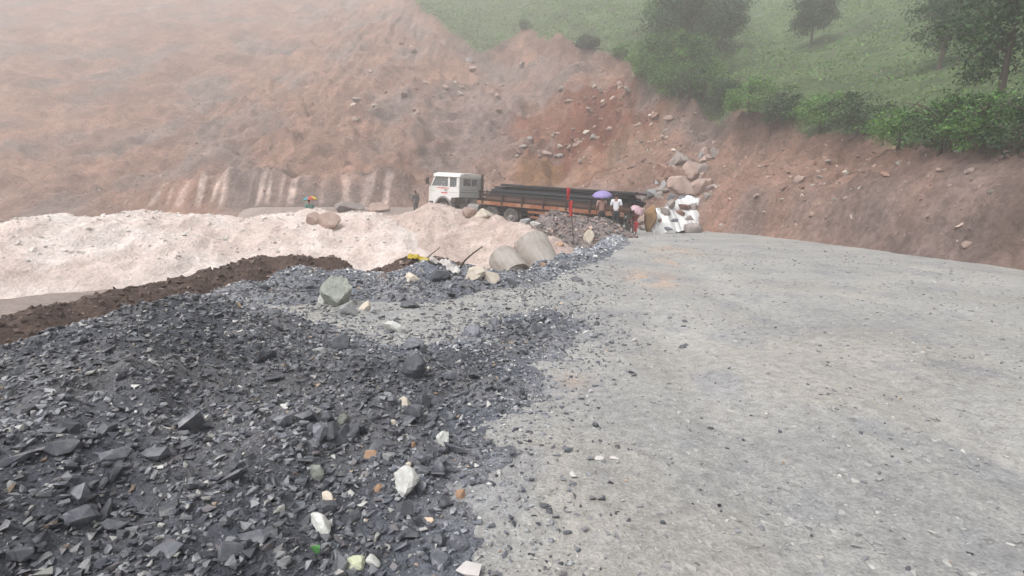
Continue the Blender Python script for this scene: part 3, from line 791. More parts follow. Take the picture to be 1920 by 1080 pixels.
ST('stone', 735, 622, 42, 22, 'white', 'cream white flat block at the start of the grey side track', seed=31, planes=7, deep=0.6)
ST('boulder', 628, 574, 58, 46, 'green', 'large greenish grey boulder on top of the slate rubble', 'boulder', seed=36, planes=12, sink=0.22, deep=0.8, sub=4, tilt=0.35)
ST('stone', 650, 590, 36, 24, 'grey', 'light grey angular stone leaning under the large greenish boulder', seed=34, planes=7)
ST('stone', 685, 582, 24, 18, 'cream', 'cream round stone to the right of the large greenish boulder', seed=35)
ST('stone', 697, 586, 12, 8, 'grey', 'small pale pebble beside the cream round stone', seed=36)
ST('stone', 608, 570, 22, 16, 'white', 'small white stone at the left foot of the large greenish boulder', seed=37)
ST('slate_spike', 773, 712, 46, 50, 'dark', 'dark pointed slate block standing up from the rubble', 'slate', seed=41, planes=7, sink=0.2)
ST('slate_block', 640, 655, 40, 26, 'dark', 'dark slate block on the slope below the large greenish boulder', 'slate', seed=42, planes=7)
ST('slate_slab', 880, 628, 38, 16, 'slateblue', 'flat blue grey slate slab lying on the side track', 'slate', seed=43)
ST('stone', 757, 760, 26, 18, 'cream', 'cream stone below the dark pointed slate block', seed=44)
ST('slate_block', 790, 768, 40, 26, 'dark', 'blackish slate block beside the cream stone', 'slate', seed=45, planes=8)
ST('slate_block', 770, 655, 46, 20, 'slateblue', 'weathered blue grey slate block above the dark pointed one', 'slate', seed=46)
ST('stone', 640, 795, 22, 20, 'green', 'small green grey stone above the flat dark slab', seed=47)
ST('stone', 600, 662, 26, 9, 'grey', 'thin pale stone sliver near the rubble crest', seed=48)
ST('stone', 738, 797, 13, 12, 'cream', 'tiny yellowish pebble above the orange pebble', seed=49)
# the edge of the gully
ST('stone', 890, 527, 46, 26, 'cream', 'large cream stone at the gully edge beside the soil heap', seed=51, planes=9, sink=0.2, y0=8)
ST('stone', 918, 528, 30, 18, 'cream', 'smaller cream stone touching the large cream one', seed=52, planes=9, y0=8)
ST('stone', 772, 529, 28, 16, 'cream', 'cream brown stone below the yellow plastic sheet', seed=53, y0=8)
ST('stone', 715, 524, 18, 14, 'greybrown', 'round grey stone low on the brown soil heap', seed=54, y0=8)
ST('slate_slab', 743, 543, 22, 10, 'slateblue', 'oval grey slate slab lying near the gully edge', 'slate', seed=55, y0=8)
ST('slate_block', 770, 578, 40, 14, 'dark', 'dark slate lump lying on the track below the gully edge', 'slate', seed=56)
ST('slate_block', 828, 528, 44, 22, 'dark', 'blackish slate block on the small heap below the yellow sheet', 'slate', seed=57, y0=8)
ST('stone', 1105, 458, 20, 22, 'cream', 'cream block standing on the gravel heap near the road edge', seed=58, planes=7, y0=12)
ST('stone', 1052, 462, 16, 10, 'orange', 'orange stone low on the gravel heap by the concrete pipe', seed=59, y0=12)
ST('stone', 1120, 610, 12, 9, 'dark', 'lone black stone on the grey road beside the rubble tongue', seed=60)
ST('stone', 1282, 653, 14, 6, 'dark', 'flat black stone alone on the far side of the grey road', seed=61)
ST('stone', 1117, 802, 14, 10, 'dark', 'black clod in the middle of the grey road', seed=62)
ST('stone', 1245, 983, 13, 8, 'dark', 'black chip on the near road close to the tan patch', seed=63)
ST('stone', 1080, 528, 24, 8, 'dark', 'flat dark slate lump where the side track meets the road', seed=64)
ST('stone', 955, 722, 14, 8, 'dark', 'black stone at the pale gap in the rubble edge', seed=65)
# stones about the lorry and the sand
ST('boulder', 652, 395, 50, 16, 'greybrown', 'flat grey boulder behind the whitish sand bank', 'boulder', seed=71, planes=9, y0=20)
ST('boulder', 616, 428, 40, 30, 'pinkrock', 'reddish brown boulder bedded in the whitish sand bank', 'boulder', seed=72, planes=9, y0=18)
ST('boulder', 706, 397, 40, 14, 'pinkrock', 'pinkish boulder behind the sand between grey boulder and lorry', 'boulder', seed=73, y0=20)
ST('boulder', 590, 420, 26, 22, 'pinkrock', 'small pink brown boulder left of the reddish brown boulder', 'boulder', seed=74, y0=18)
ST('boulder', 880, 408, 28, 18, 'pinkrock', 'pale brown boulder on the sand crest behind the front wheel', 'boulder', seed=75, y0=20)
ST('boulder', 908, 408, 34, 16, 'cream', 'cream boulder on the sand crest before the drive wheels', 'boulder', seed=76, y0=20)
ST('stone', 985, 420, 20, 12, 'grey', 'grey stone beside the rear drive wheel', seed=77, y0=20)
ST('stone', 1004, 424, 26, 10, 'white', 'pale stone under the orange side guard', seed=78, y0=20)
ST('stone', 972, 470, 26, 24, 'pinkrock', 'brownish rock wedged between the two concrete pipes', seed=79, y0=14)
ST('stone', 1020, 500, 14, 8, 'orange', 'rusty stone in front of the large concrete pipe', seed=80, y0=8)
# boulders about the waterfall
ST('boulder', 1262, 339, 62, 34, 'redbrown', 'dark red brown boulder overhanging the torrent bank', 'boulder', seed=81, planes=10, y0=20, sub=4, soft=0.0, sink=0.2)
ST('boulder', 1270, 364, 56, 34, 'pinkrock', 'pinkish grey boulder directly above the waterfall', 'boulder', seed=82, planes=10, y0=20, sub=4, soft=0.0, sink=0.2)
ST('boulder', 1274, 309, 40, 20, 'greybrown', 'grey boulder behind the dark red brown one', 'boulder', seed=83, y0=20)
ST('boulder', 1302, 338, 40, 32, 'pinkrock', 'pink brown boulder beside the dark red brown one', 'boulder', seed=84, y0=20)
ST('boulder', 1310, 364, 34, 26, 'pinkrock', 'pinkish boulder on the upper right bank of the waterfall', 'boulder', seed=89, y0=20)
ST('boulder', 1242, 436, 20, 12, 'grey', 'grey stone at the foot of the waterfall beside the road', seed=86, y0=20)
ST('boulder', 1209, 378, 20, 14, 'greybrown', 'pale stone behind the pink umbrella', seed=87, y0=20)
for i, (px, py, w, h, k) in enumerate([(1228, 366, 30, 12, 'grey'), (1245, 360, 26, 10, 'greybrown'), (1206, 402, 22, 12, 'pinkrock'), (1212, 414, 26, 12, 'pinkrock'), (1204, 420, 20, 10, 'greybrown'),
                                       (1216, 424, 22, 10, 'pinkrock'), (1225, 434, 26, 9, 'grey'), (1210, 432, 24, 9, 'greybrown'), (1262, 438, 22, 7, 'grey'), (1196, 410, 18, 10, 'pinkrock')]):
    ST('stone', px, py, w, h, k, 'loose stone on the bank between the pink umbrella and the waterfall', seed=90 + i, y0=22, group='bank stones by the waterfall')

rb = np.random.default_rng(77)
for i in range(34):
    px, py = rb.uniform(1225, 1345), rb.uniform(285, 372)
    if px < 1250 and py < 335: continue
    ST('bank_rock', px, py, rb.uniform(10, 24), rb.uniform(8, 16), ['pinkrock', 'greybrown', 'redbrown', 'grey', 'greybrown'][i % 5], 'angular rock in the boulder bank above the waterfall', 'rock', seed=200 + i, y0=22, group='rocks of the boulder bank', sink=0.35)
# slate pieces, one object each
slab_meshes = [hull_mesh(700 + i, 14 + i % 6, (1.0, 0.6 + 0.3 * (i % 4) / 3, 0.28 + 0.3 * (i % 3) / 2), 0.65) for i in range(26)]
for me in slab_meshes: me.materials.append(M['slate'])
cand = []
r2 = np.random.default_rng(5)
while len(cand) < 280:
    px = r2.uniform(20, 1100); py = r2.uniform(530, 1078)
    if r2.random() > (1.0 if px > 560 else 0.35): continue
    gx, gy = gpt(px, py)
    if float(slate_cover(np.array([gx]), np.array([gy]))[0][0]) < 0.5: continue
    cand.append((px, py))
for i, (px, py) in enumerate(cand):
    x, y, z = on(px, py)
    o = bpy.data.objects.new('slate_piece', slab_meshes[i % len(slab_meshes)])
    big = 1.0 if px < 870 and py > 760 else 0.6
    sz = (r2.uniform(13, 20) + 42 * big * r2.random() ** 2.6) * math.hypot(x, y) / FPX
    sz = min(max(sz, 0.05), 0.26)
    o.scale = (sz, sz * r2.uniform(0.75, 1.1), sz * r2.uniform(0.8, 1.15))
    o.rotation_euler = (r2.normal() * 0.45, r2.normal() * 0.45, r2.uniform(0, 6.28))
    o.location = (x, y, z + 0.08 * sz)
    C.objects.link(o)
    if py > 780: lab, g = 'dark slate piece in the near rubble about the white quartz stone', 'slate pieces of the near rubble'
    elif py > 600: lab, g = 'dark slate piece on the rubble slope about the dark pointed block', 'slate pieces of the rubble slope'
    else: lab, g = 'dark slate piece on the far rubble near the gully edge', 'slate pieces by the gully'
    tag(o, lab, 'slate', g)

# rocks fixed in the landslip
rock_meshes = [rock_mesh(800 + i, (1.0, 0.8, 0.7), 2, 9, 0.06) for i in range(14)]
for k, me in enumerate(rock_meshes): me.materials.append(SM[['pinkrock', 'redbrown', 'greybrown', 'pinkrock', 'cream'][k % 5]])
spots = []
r3 = np.random.default_rng(9)
for (cx, cy, sx, sy, n_) in ((1130, 180, 70, 30, 22), (1090, 255, 90, 20, 24), (1220, 260, 50, 40, 24), (1060, 290, 60, 14, 14), (880, 150, 80, 40, 16), (720, 180, 90, 80, 14), (1240, 215, 40, 20, 10), (960, 250, 40, 40, 10), (1500, 340, 140, 40, 20)):
    for _ in range(n_): spots.append((r3.normal(cx, sx * 0.6), r3.normal(cy, sy * 0.6)))
for i, (px, py) in enumerate(spots):
    if py < 5 or px < 580: continue
    x, y = march(px, py, tgrid, 10, 118)
    zz, s_, a_, sd_ = g_hill(np.array([x]), np.array([y]), True)
    if s_[0] < 0.5 or sd_[0] > -0.8: continue
    o = bpy.data.objects.new('hillside_rock', rock_meshes[i % 14])
    sz = (r3.uniform(7, 11) + 14 * r3.random() ** 3) * math.hypot(x, y) / FPX
    o.scale = (sz, sz * 0.8, sz * r3.uniform(0.55, 0.85)); o.rotation_euler = (r3.normal() * 0.3, r3.normal() * 0.3, r3.uniform(0, 6.28))
    o.location = (x, y, float(zz[0]) + 0.04 * sz); C.objects.link(o)
    if px > 1300: lab, g = 'rock in the bank above the far bend of the road', 'rocks in the road bank'
    elif px > 1000 and py < 225: lab, g = 'rock in the red raw patch of the landslip', 'rocks in the red patch'
    elif px > 1000: lab, g = 'rock lying on the tan slope above the lorry load', 'rocks above the lorry load'
    else: lab, g = 'rock on the misty landslip above the lorry cab', 'rocks above the cab'
    tag(o, lab, 'rock', g)
# ------------------------------------------------------------------ waterfall
def water_mat():
    m, nt, N, L, bs = new_mat('white_water')
    at = N.new('ShaderNodeAttribute'); at.attribute_name = 'col'      # x across, y along the flow, z foam
    sep = N.new('ShaderNodeSeparateXYZ'); L.new(at.outputs['Vector'], sep.inputs[0])
    cmb = N.new('ShaderNodeCombineXYZ'); L.new(sep.outputs[0], cmb.inputs[0]); L.new(sep.outputs[1], cmb.inputs[1])
    mp = N.new('ShaderNodeMapping'); mp.inputs['Scale'].default_value = (11, 2.2, 1); L.new(cmb.outputs[0], mp.inputs['Vector'])
    n1 = noise_node(N, L, mp.outputs[0], 1.0, 5, 0.55, 0.6)
    r1 = ramp(N, [(0.30, 0.31, 0.315), (0.58, 0.59, 0.60), (0.74, 0.75, 0.75)], [0.34, 0.47, 0.60]); L.new(n1.outputs['Fac'], r1.inputs['Fac'])
    L.new(r1.outputs['Color'], bs.inputs['Base Color'])
    bs.inputs['Roughness'].default_value = 0.45
    b = N.new('ShaderNodeBump'); b.inputs['Strength'].default_value = 0.25; b.inputs['Distance'].default_value = 0.04
    L.new(n1.outputs['Fac'], b.inputs['Height']); L.new(b.outputs['Normal'], bs.inputs['Normal'])
    return m
M['water'] = water_mat()
def torrent(x, y):
    """stepped surface of the falling water"""
    w = y - 0.2 * (x - 9.6) + 0.35 * fbm(x * 0.55, y * 0.3 + 3, 2)
    z = 0.06 + 0.55 * smooth(28.0, 28.8, w) + 0.62 * smooth(28.9, 29.8, w) + 0.55 * smooth(29.8, 30.6, w) + 0.45 * smooth(30.6, 31.4, w)
    return z + 0.09 * fbm(x * 1.3, y * 1.6, 3) + 0.012 * perlin(x * 6, y * 2) - 0.05
def torrent_mask(x, y):
    c = np.interp(y, [27.9, 28.6, 29.5, 30.5, 31.5, 33.0], [9.3, 9.45, 9.9, 10.45, 11.1, 12.0])
    hw = np.interp(y, [27.9, 28.6, 29.5, 30.5, 31.2, 31.9], [1.1, 1.45, 1.35, 1.15, 0.8, -0.5])
    return hw - np.abs(x - c) + 0.45 * fbm(x * 1.9, y * 1.9, 3)
def torrent_z(x, y):
    m = torrent_mask(x, y)
    return torrent(x, y) - 0.42 * smooth(0.55, -0.30, m)
o = sheet('waterfall', np.arange(7.8, 13.4, 0.05), np.arange(27.7, 33, 0.035), torrent_z, M['water'], keep=lambda x, y, z: torrent_mask(x, y) > -0.3, col=lambda x, y, z: np.stack([x * 0.35, y * 0.3 - z * 0.25, z], 1))
tag(o, 'broad white torrent tumbling over boulders onto the road', 'waterfall', kind='structure')
# rocks the torrent runs over
for i, (px, py, Y, w, h, d_) in enumerate([(1290, 372, 31.9, 2.3, 1.3, 1.2), (1275, 395, 30.7, 1.9, 1.4, 1.2), (1265, 415, 29.8, 1.7, 1.1, 1.1), (1228, 400, 30.6, 0.9, 1.3, 0.9), (1322, 392, 30.4, 1.1, 1.2, 1.0), (1312, 418, 29.2, 0.9, 0.9, 0.9), (1330, 410, 29.4, 1.3, 1.4, 1.1), (1345, 432, 28.4, 1.1, 0.9, 0.9), (1326, 436, 28.1, 0.7, 0.5, 0.6), (1335, 382, 30.6, 1.3, 1.1, 1.0)]):
    x, y, z = pt(px, py, Y)
    o = link('torrent_rock', rock_mesh(140 + i, (w, d_, h), 3, 10, 0.06, 0.012), SM[['slateblue', 'greybrown', 'slateblue', 'slateblue', 'pinkrock', 'greybrown', 'redbrown', 'pinkrock', 'grey', 'greybrown'][i]])
    o.location = (x, y + d_ * 0.35, z - h * 0.28)
    tag(o, ['dark bedrock block at the lip of the torrent', 'wet rock under the middle of the torrent', 'wet rock under the foot of the torrent', 'dark wet rock behind the narrow side strand', 'pinkish rock flanking the torrent on its far side', 'brown rock flanking the foot of the torrent on its far side', 'red brown rock in the bank right of the torrent', 'pinkish rock on the road edge right of the torrent', 'small grey rock on the road edge right of the torrent', 'grey brown rock high in the bank right of the torrent'][i], 'rock')
for (px, py, w, h, k, lab, sd) in ((1258, 383, 18, 12, 'greybrown', 'wet dark stone splitting the waterfall at its side strand', 61), (1284, 389, 26, 9, 'redbrown', 'low red brown stone in the middle of the waterfall', 62),
                                   (1258, 370, 14, 9, 'slateblue', 'small wet stone at the lip of the waterfall', 63)):
    d = ray(px, py); Yb = {61: 30.0, 62: 30.0, 63: 30.8}[sd]
    x, y, z = pt(px, py, Yb); k_ = Yb / FPX
    o = link('stone', rock_mesh(sd, (w * k_, w * k_ * 0.9, h * k_ * 1.4), 3, 16, 0.05, 0.012), SM[k]); o.location = (x, y, z + 0.05)
    tag(o, lab, 'stone')
for i, (px, py, w, h) in enumerate([(1247, 399, 20, 12), (1266, 416, 16, 8), (1276, 401, 20, 9), (1292, 412, 18, 9), (1301, 392, 22, 14), (1252, 431, 18, 8), (1240, 414, 12, 9), (1306, 428, 20, 12)]):
    x, y = march(px, py, torrent_z, 27.0, 33.0); k_ = y / FPX
    o = link('torrent_stone', rock_mesh(160 + i, (w * k_, w * k_ * 0.9, h * k_ * 1.5), 3, 15, 0.06, 0.012), SM[['greybrown', 'slateblue', 'redbrown', 'greybrown'][i % 4]]); o.location = (x, y + 0.1, CAM_H + ray(px, py)[2] * y + 0.02)
    o.rotation_euler = (0.2, 0.1, i * 1.3)
    tag(o, 'wet stone standing out of the white torrent', 'stone', 'wet stones in the torrent')
x, y, z = pt(1286, 437, 28.0)
o = link('boulder', rock_mesh(68, (1.0, 0.8, 0.75), 4, 18, 0.05, 0.012), SM['greybrown']); o.location = (x + 0.25, y - 0.1, z + 0.28)
tag(o, 'round brown boulder at the foot of the waterfall, road side', 'boulder')
x, y, z = pt(1219, 428, 28.6)
o = link('boulder', rock_mesh(71, (0.85, 0.9, 1.6), 4, 20, 0.07, 0.03), SM['ochre']); o.location = (x, y, z + 0.62); o.rotation_euler = (0, 0.15, 0.3)
tag(o, 'tall ochre brown boulder standing beside the waterfall', 'boulder')
# ------------------------------------------------------------------ lorry with flat trailer, climbing away from the ford
M['white_paint'] = paint_mat('white_cab_paint', (0.78, 0.79, 0.78), 0.42, (0.42, 0.34, 0.29), 0.45, scale=3)
M['grey_and_shaded_paint'] = paint_mat('grey_bumper_shaded_back', (0.52, 0.55, 0.56), 0.5, (0.36, 0.29, 0.25), 0.5, scale=3)  # bumper grey; on the cab's back wall it stands in for shade
M['arch'] = paint_mat('dusty_mudguard', (0.23, 0.22, 0.22), 0.7, (0.34, 0.27, 0.23), 0.6)
M['black_metal'] = paint_mat('black_chassis', (0.035, 0.033, 0.033), 0.6, (0.24, 0.18, 0.15), 0.5)
M['tyre'] = paint_mat('dusty_tyre', (0.05, 0.05, 0.05), 0.85, (0.30, 0.255, 0.235), 0.75, scale=4)
M['rim'] = paint_mat('grey_wheel', (0.30, 0.295, 0.29), 0.6, (0.28, 0.21, 0.17), 0.6)
M['orange'] = paint_mat('orange_rail_paint', (0.34, 0.115, 0.045), 0.65, (0.13, 0.08, 0.06), 0.9, scale=4)
M['pale_orange'] = paint_mat('worn_orange_paint', (0.38, 0.19, 0.11), 0.65, (0.20, 0.13, 0.10), 0.7, scale=4)
M['rust'] = paint_mat('rusty_steel', (0.085, 0.045, 0.032), 0.8, (0.14, 0.075, 0.05), 0.7, scale=3)
M['brown_steel'] = paint_mat('brown_steel', (0.042, 0.029, 0.026), 0.7, (0.085, 0.052, 0.04), 0.7, scale=2.5)
M['dark_steel'] = paint_mat('blue_black_steel', (0.014, 0.016, 0.021), 0.5, (0.05, 0.042, 0.04), 0.35, metal=0.0, scale=2.5)
M['red_paint'] = paint_mat('red_sign_paint', (0.55, 0.055, 0.06), 0.5, (0.6, 0.35, 0.32), 0.5)
M['lamp'] = paint_mat('lamp_glass', (0.6, 0.6, 0.58), 0.2)
M['amber'] = paint_mat('amber_lens', (0.6, 0.08, 0.03), 0.3)
M['green_tag'] = paint_mat('green_tag', (0.12, 0.55, 0.10), 0.5)
for k_ in ('dark_steel', 'brown_steel', 'black_metal'):
    M[k_].node_tree.nodes['Principled BSDF'].inputs['Specular IOR Level'].default_value = 0.2
M['dark_steel'].node_tree.nodes['Principled BSDF'].inputs['Roughness'].default_value = 0.6
gm, nt, N, L, bs = new_mat('window_glass')
bs.inputs['Base Color'].default_value = (0.32, 0.34, 0.35, 1); bs.inputs['Roughness'].default_value = 0.12
bs.inputs['Transmission Weight'].default_value = 0.55; bs.inputs['IOR'].default_value = 1.3
gn = noise_node(N, L, N.new('ShaderNodeTexCoord').outputs['Object'], 5.0); gr = ramp(N, [(0.10,) * 3, (0.35,) * 3]); L.new(gn.outputs['Fac'], gr.inputs['Fac']); L.new(gr.outputs['Color'], bs.inputs['Roughness'])
M['glass'] = gm

lorry = empty('flatbed_lorry')
ax = Vector((TH[0], TH[1], T_SLOPE)).normalized(); ay = Vector((TN[0], TN[1], 0)); az = ax.cross(ay)
rot = Matrix((ax, ay, az)).transposed().to_4x4()
lorry.matrix_world = Matrix.Translation((TREAR[0], TREAR[1], T_Z0)) @ rot
tag(lorry, 'white cab lorry with a long flat orange trailer, half hidden by sand', 'lorry')
def LP(mb, name, mat, parent=lorry, **kw): return mb.build(name, mat, parent, **kw)

XB, XF, HW = 11.07, 13.63, 1.18          # cab back, cab front, half width
# lower body: side profile with the wheel arch cut out
ARC = [(12.34 + 0.72 * math.cos(R(a)), 0.56 + 0.80 * math.sin(R(a))) for a in (0, 20, 40, 60, 80, 100, 120, 140)]
prof = [(XB, 1.42), (XB, 2.05), (13.50, 2.05), (XF - 0.02, 1.98), (XF, 1.9), (XF, 0.72), (XF - 0.12, 0.62), (13.08, 0.62)] + ARC + [(11.7, 1.36)]
body = LP(MB().prism(prof, 'y', -HW, HW), 'cab_body', M['white_paint'], bevel=0.03)
# pillars and window frames above the belt, both sides
for s in (-1, 1):
    y0, y1 = (HW - 0.07, HW) if s > 0 else (-HW, -HW + 0.07)
    LP(MB().prism([(13.06, 2.05), (13.5, 2.05), (13.16, 2.66), (13.06, 2.66)][0:0] + [(13.40, 2.05), (13.50, 2.05), (13.18, 2.66), (13.06, 2.66)], 'y', y0, y1), 'front_pillar', M['white_paint'])
    LP(MB().box(11.85, 12.00, y0, y1, 2.05, 2.66), 'door_pillar', M['white_paint'])
    LP(MB().box(XB, 11.29, y0, y1, 2.05, 2.66), 'rear_pillar', M['white_paint'])
    g0, g1 = (HW - 0.05, HW - 0.03) if s > 0 else (-HW + 0.03, -HW + 0.05)
    LP(MB().prism([(12.00, 2.05), (13.40, 2.05), (13.06, 2.66), (12.00, 2.66)], 'y', g0, g1), 'door_window', M['glass'])
    LP(MB().box(11.29, 11.85, g0, g1, 2.05, 2.66), 'side_window', M['glass'])
    # door outline, belt stripe, handle, lettering
    d0 = HW if s > 0 else -HW - 0.012
    d1 = d0 + 0.012
    door = LP(MB().box(11.93, 13.02, d0, d1, 1.45, 2.03), 'door', M['white_paint'])
    h0 = d1 if s > 0 else d0 - 0.04
    LP(MB().box(12.02, 12.26, h0, h0 + 0.04, 1.80, 1.85), 'handle', M['black_metal'], door)
    q0 = d1 if s > 0 else d0 - 0.004
    let = MB(); x = 12.92; r_ = random.Random(4)
    while x > 11.98:                                            # worn red lettering, no longer readable
        w_ = r_.uniform(0.045, 0.085)
        let.box(x - w_, x, q0, q0 + 0.004, 1.90, 1.90 + r_.uniform(0.085, 0.11)); x -= w_ + r_.uniform(0.018, 0.05)
    LP(let, 'lettering', M['red_paint'], door)
    let = MB().box(12.0, 12.55, q0, q0 + 0.004, 1.60, 1.68)
    LP(let, 'stripe', M['red_paint'], door)
    b0 = HW if s > 0 else -HW - 0.01
    LP(MB().box(11.10, 11.90, b0, b0 + 0.01, 1.70, 1.715).box(13.05, 13.6, b0, b0 + 0.01, 1.70, 1.715), 'body_crease', M['arch'])
    # mudguard strip round the arch
    m0, m1 = (HW - 0.30, HW + 0.05) if s > 0 else (-HW - 0.05, -HW + 0.30)
    ins = [(12.34 + 0.68 * math.cos(R(a)), 0.56 + 0.76 * math.sin(R(a))) for a in range(0, 181, 15)]
    outs = [(12.34 + 0.77 * math.cos(R(a)), 0.56 + 0.87 * math.sin(R(a))) for a in range(180, -1, -15)]
    LP(MB().prism(ins + outs, 'y', m0, m1), 'mudguard', M['arch'])
    mir = LP(MB().box(13.48, 13.56, s * 1.46 - 0.12, s * 1.46 + 0.12, 2.15, 2.55), 'mirror', M['black_metal'], bevel=0.02)
    LP(MB().tube([(13.45, s * 1.18, 2.6), (13.52, s * 1.46, 2.5)], 0.015).tube([(13.5, s * 1.18, 2.1), (13.52, s * 1.46, 2.2)], 0.015), 'mirror_arm', M['black_metal'], mir)
    LP(MB().lathe([(0, XF + 0.05), (0.09, XF + 0.04), (0.11, XF), (0, XF)], 'x', 16, (0, s * 0.85, 1.12)), 'headlight', M['lamp'])
    LP(MB().box(13.2, 13.55, HW if s > 0 else -HW - .02, HW + .02 if s > 0 else -HW, .92, 1.05), 'marker_lamp', M['black_metal'])
# front and back
LP(MB().prism([(13.44, 2.06), (13.47, 2.06), (13.14, 2.66), (13.11, 2.66)], 'y', -HW + 0.07, HW - 0.07), 'windscreen', M['glass'])
LP(MB().prism([(13.43, 2.05), (13.49, 2.05), (13.15, 2.66), (13.09, 2.66)], 'y', -0.03, 0.03), 'windscreen_bar', M['white_paint'])
LP(MB().box(XF, XF + 0.03, -0.7, 0.7, 1.35, 1.75), 'grille', M['black_metal'])
LP(MB().box(XF - 0.1, XF + 0.14, -1.22, 1.22, 0.58, 0.86), 'bumper', M['grey_and_shaded_paint'], bevel=0.03)
bw = MB().box(XB - 0.03, XB + 0.03, -HW, -0.72, 2.05, 2.66).box(XB - 0.03, XB + 0.03, 0.78, HW, 2.05, 2.66).box(XB - 0.03, XB + 0.03, -0.72, 0.78, 2.05, 2.14).box(XB - 0.03, XB + 0.03, -0.72, 0.78, 2.58, 2.66)
bw.box(XB - 0.03, XB - 0.002, -HW, HW, 1.42, 2.05)
back = LP(bw, 'cab_back_wall', M['grey_and_shaded_paint'])  # back turned from the sun, its shade put into the grey colour
LP(MB().box(XB - 0.01, XB + 0.01, -0.72, 0.78, 2.14, 2.58), 'back_window', M['glass'])
LP(MB().box(XB - 0.05, XB - 0.03, -0.76, 0.82, 2.10, 2.14).box(XB - 0.05, XB - 0.03, -0.03, 0.03, 2.14, 2.58), 'window_trim', M['white_paint'], back)
LP(MB().box(XB - 0.045, XB - 0.03, -1.1, 1.1, 1.72, 1.76).box(XB - 0.045, XB - 0.03, -1.1, 1.1, 1.88, 1.90), 'swage_line', M['arch'], back)
rp = [(-1.24, 2.655), (1.24, 2.655), (1.24, 2.73), (1.12, 2.86), (0.8, 2.93), (0, 2.96), (-0.8, 2.93), (-1.12, 2.86), (-1.24, 2.73)]
roof = LP(MB().prism(rp, 'x', XB - 0.06, 13.24), 'cab_roof', M['white_paint'], bevel=0.06)
LP(MB().box(11.3, 12.9, -0.9, 0.9, 1.5, 1.95), 'seat_bench', M['black_metal'])
# chassis
LP(MB().box(6.2, 13.4, 0.33, 0.45, 0.72, 0.98).box(6.2, 13.4, -0.45, -0.33, 0.72, 0.98).box(6.6, 6.75, -.33, .33, .75, .95).box(9.6, 9.75, -.33, .33, .75, .95).box(7.0, 8.6, -0.5, 0.5, 0.98, 1.16), 'chassis_frame', M['black_metal'])
LP(MB().box(10.55, 11.6, -0.9, 0.9, 0.85, 1.4).box(9.9, 10.5, 0.55, 0.75, 0.98, 1.36), 'engine_block', M['black_metal'], bevel=0.03)
LP(MB().lathe([(0, 9.55), (0.27, 9.55), (0.3, 9.6), (0.3, 10.35), (0.27, 10.4), (0, 10.4)], 'x', 20, (0, 0.86, 0.80)), 'fuel_tank', M['arch'])
LP(MB().box(10.45, 11.0, 0.6, 1.1, 0.55, 1.0), 'battery_box', M['black_metal'], bevel=0.02)
LP(MB().tube([(10.86, -0.98, 0.9), (10.86, -0.98, 2.85)], 0.075, 12).tube([(10.86, -0.98, 2.85), (10.78, -0.98, 2.98)], 0.06, 12), 'exhaust_stack', M['black_metal'])
LP(MB().box(10.82, 10.9, -1.12, -1.02, 0.9, 2.66), 'stack_post', M['black_metal'])
LP(MB().lathe([(0, 0), (0.11, 0), (0.11, 0.62), (0, 0.62)], 'x', 14, (10.05, -0.1, 1.12)), 'air_tank', M['lamp'])
# wheels
tyre_me = MB().lathe([(0.30, -0.13), (0.46, -0.145), (0.515, -0.12), (0.53, -0.06), (0.53, 0.06), (0.515, 0.12), (0.46, 0.145), (0.30, 0.13)], 'y', 32).mesh('wheel', True); tyre_me.materials.append(M['tyre'])
rim_me = MB().lathe([(0.31, 0.13), (0.29, 0.07), (0.20, 0.03), (0.19, 0.0), (0.12, 0.0), (0.12, 0.13), (0.07, 0.16), (0, 0.165)], 'y', 24).mesh('rim', True); rim_me.materials.append(M['rim'])
nut = MB()
for k in range(8):
    w = k * math.pi / 4; nut.lathe([(0.018, 0.0), (0.018, 0.055), (0, 0.055)], 'y', 6, (0.155 * math.sin(w), 0, 0.155 * math.cos(w)))
nut_me = nut.mesh('wheel_nuts'); nut_me.materials.append(M['black_metal'])
def wheel(x, y, face):
    w = link('wheel', tyre_me, None, lorry); w.location = (x, y, 0.53)
    if face < 0: w.rotation_euler = (0, 0, math.pi)
    r_ = link('rim', rim_me, None, w); link('wheel_nuts', nut_me, None, w)
for x in (12.34,):
    for s in (-1, 1): wheel(x, s * 1.0, s)
for x in (7.05, 8.50, 1.1, 2.5):
    for s in (-1, 1): wheel(x, s * 1.03, s); wheel(x, s * 0.70, s)
for x in (12.34, 7.05, 8.5, 1.1, 2.5): LP(MB().tube([(x, -1.0, 0.53), (x, 1.0, 0.53)], 0.07), 'axle', M['black_metal'])
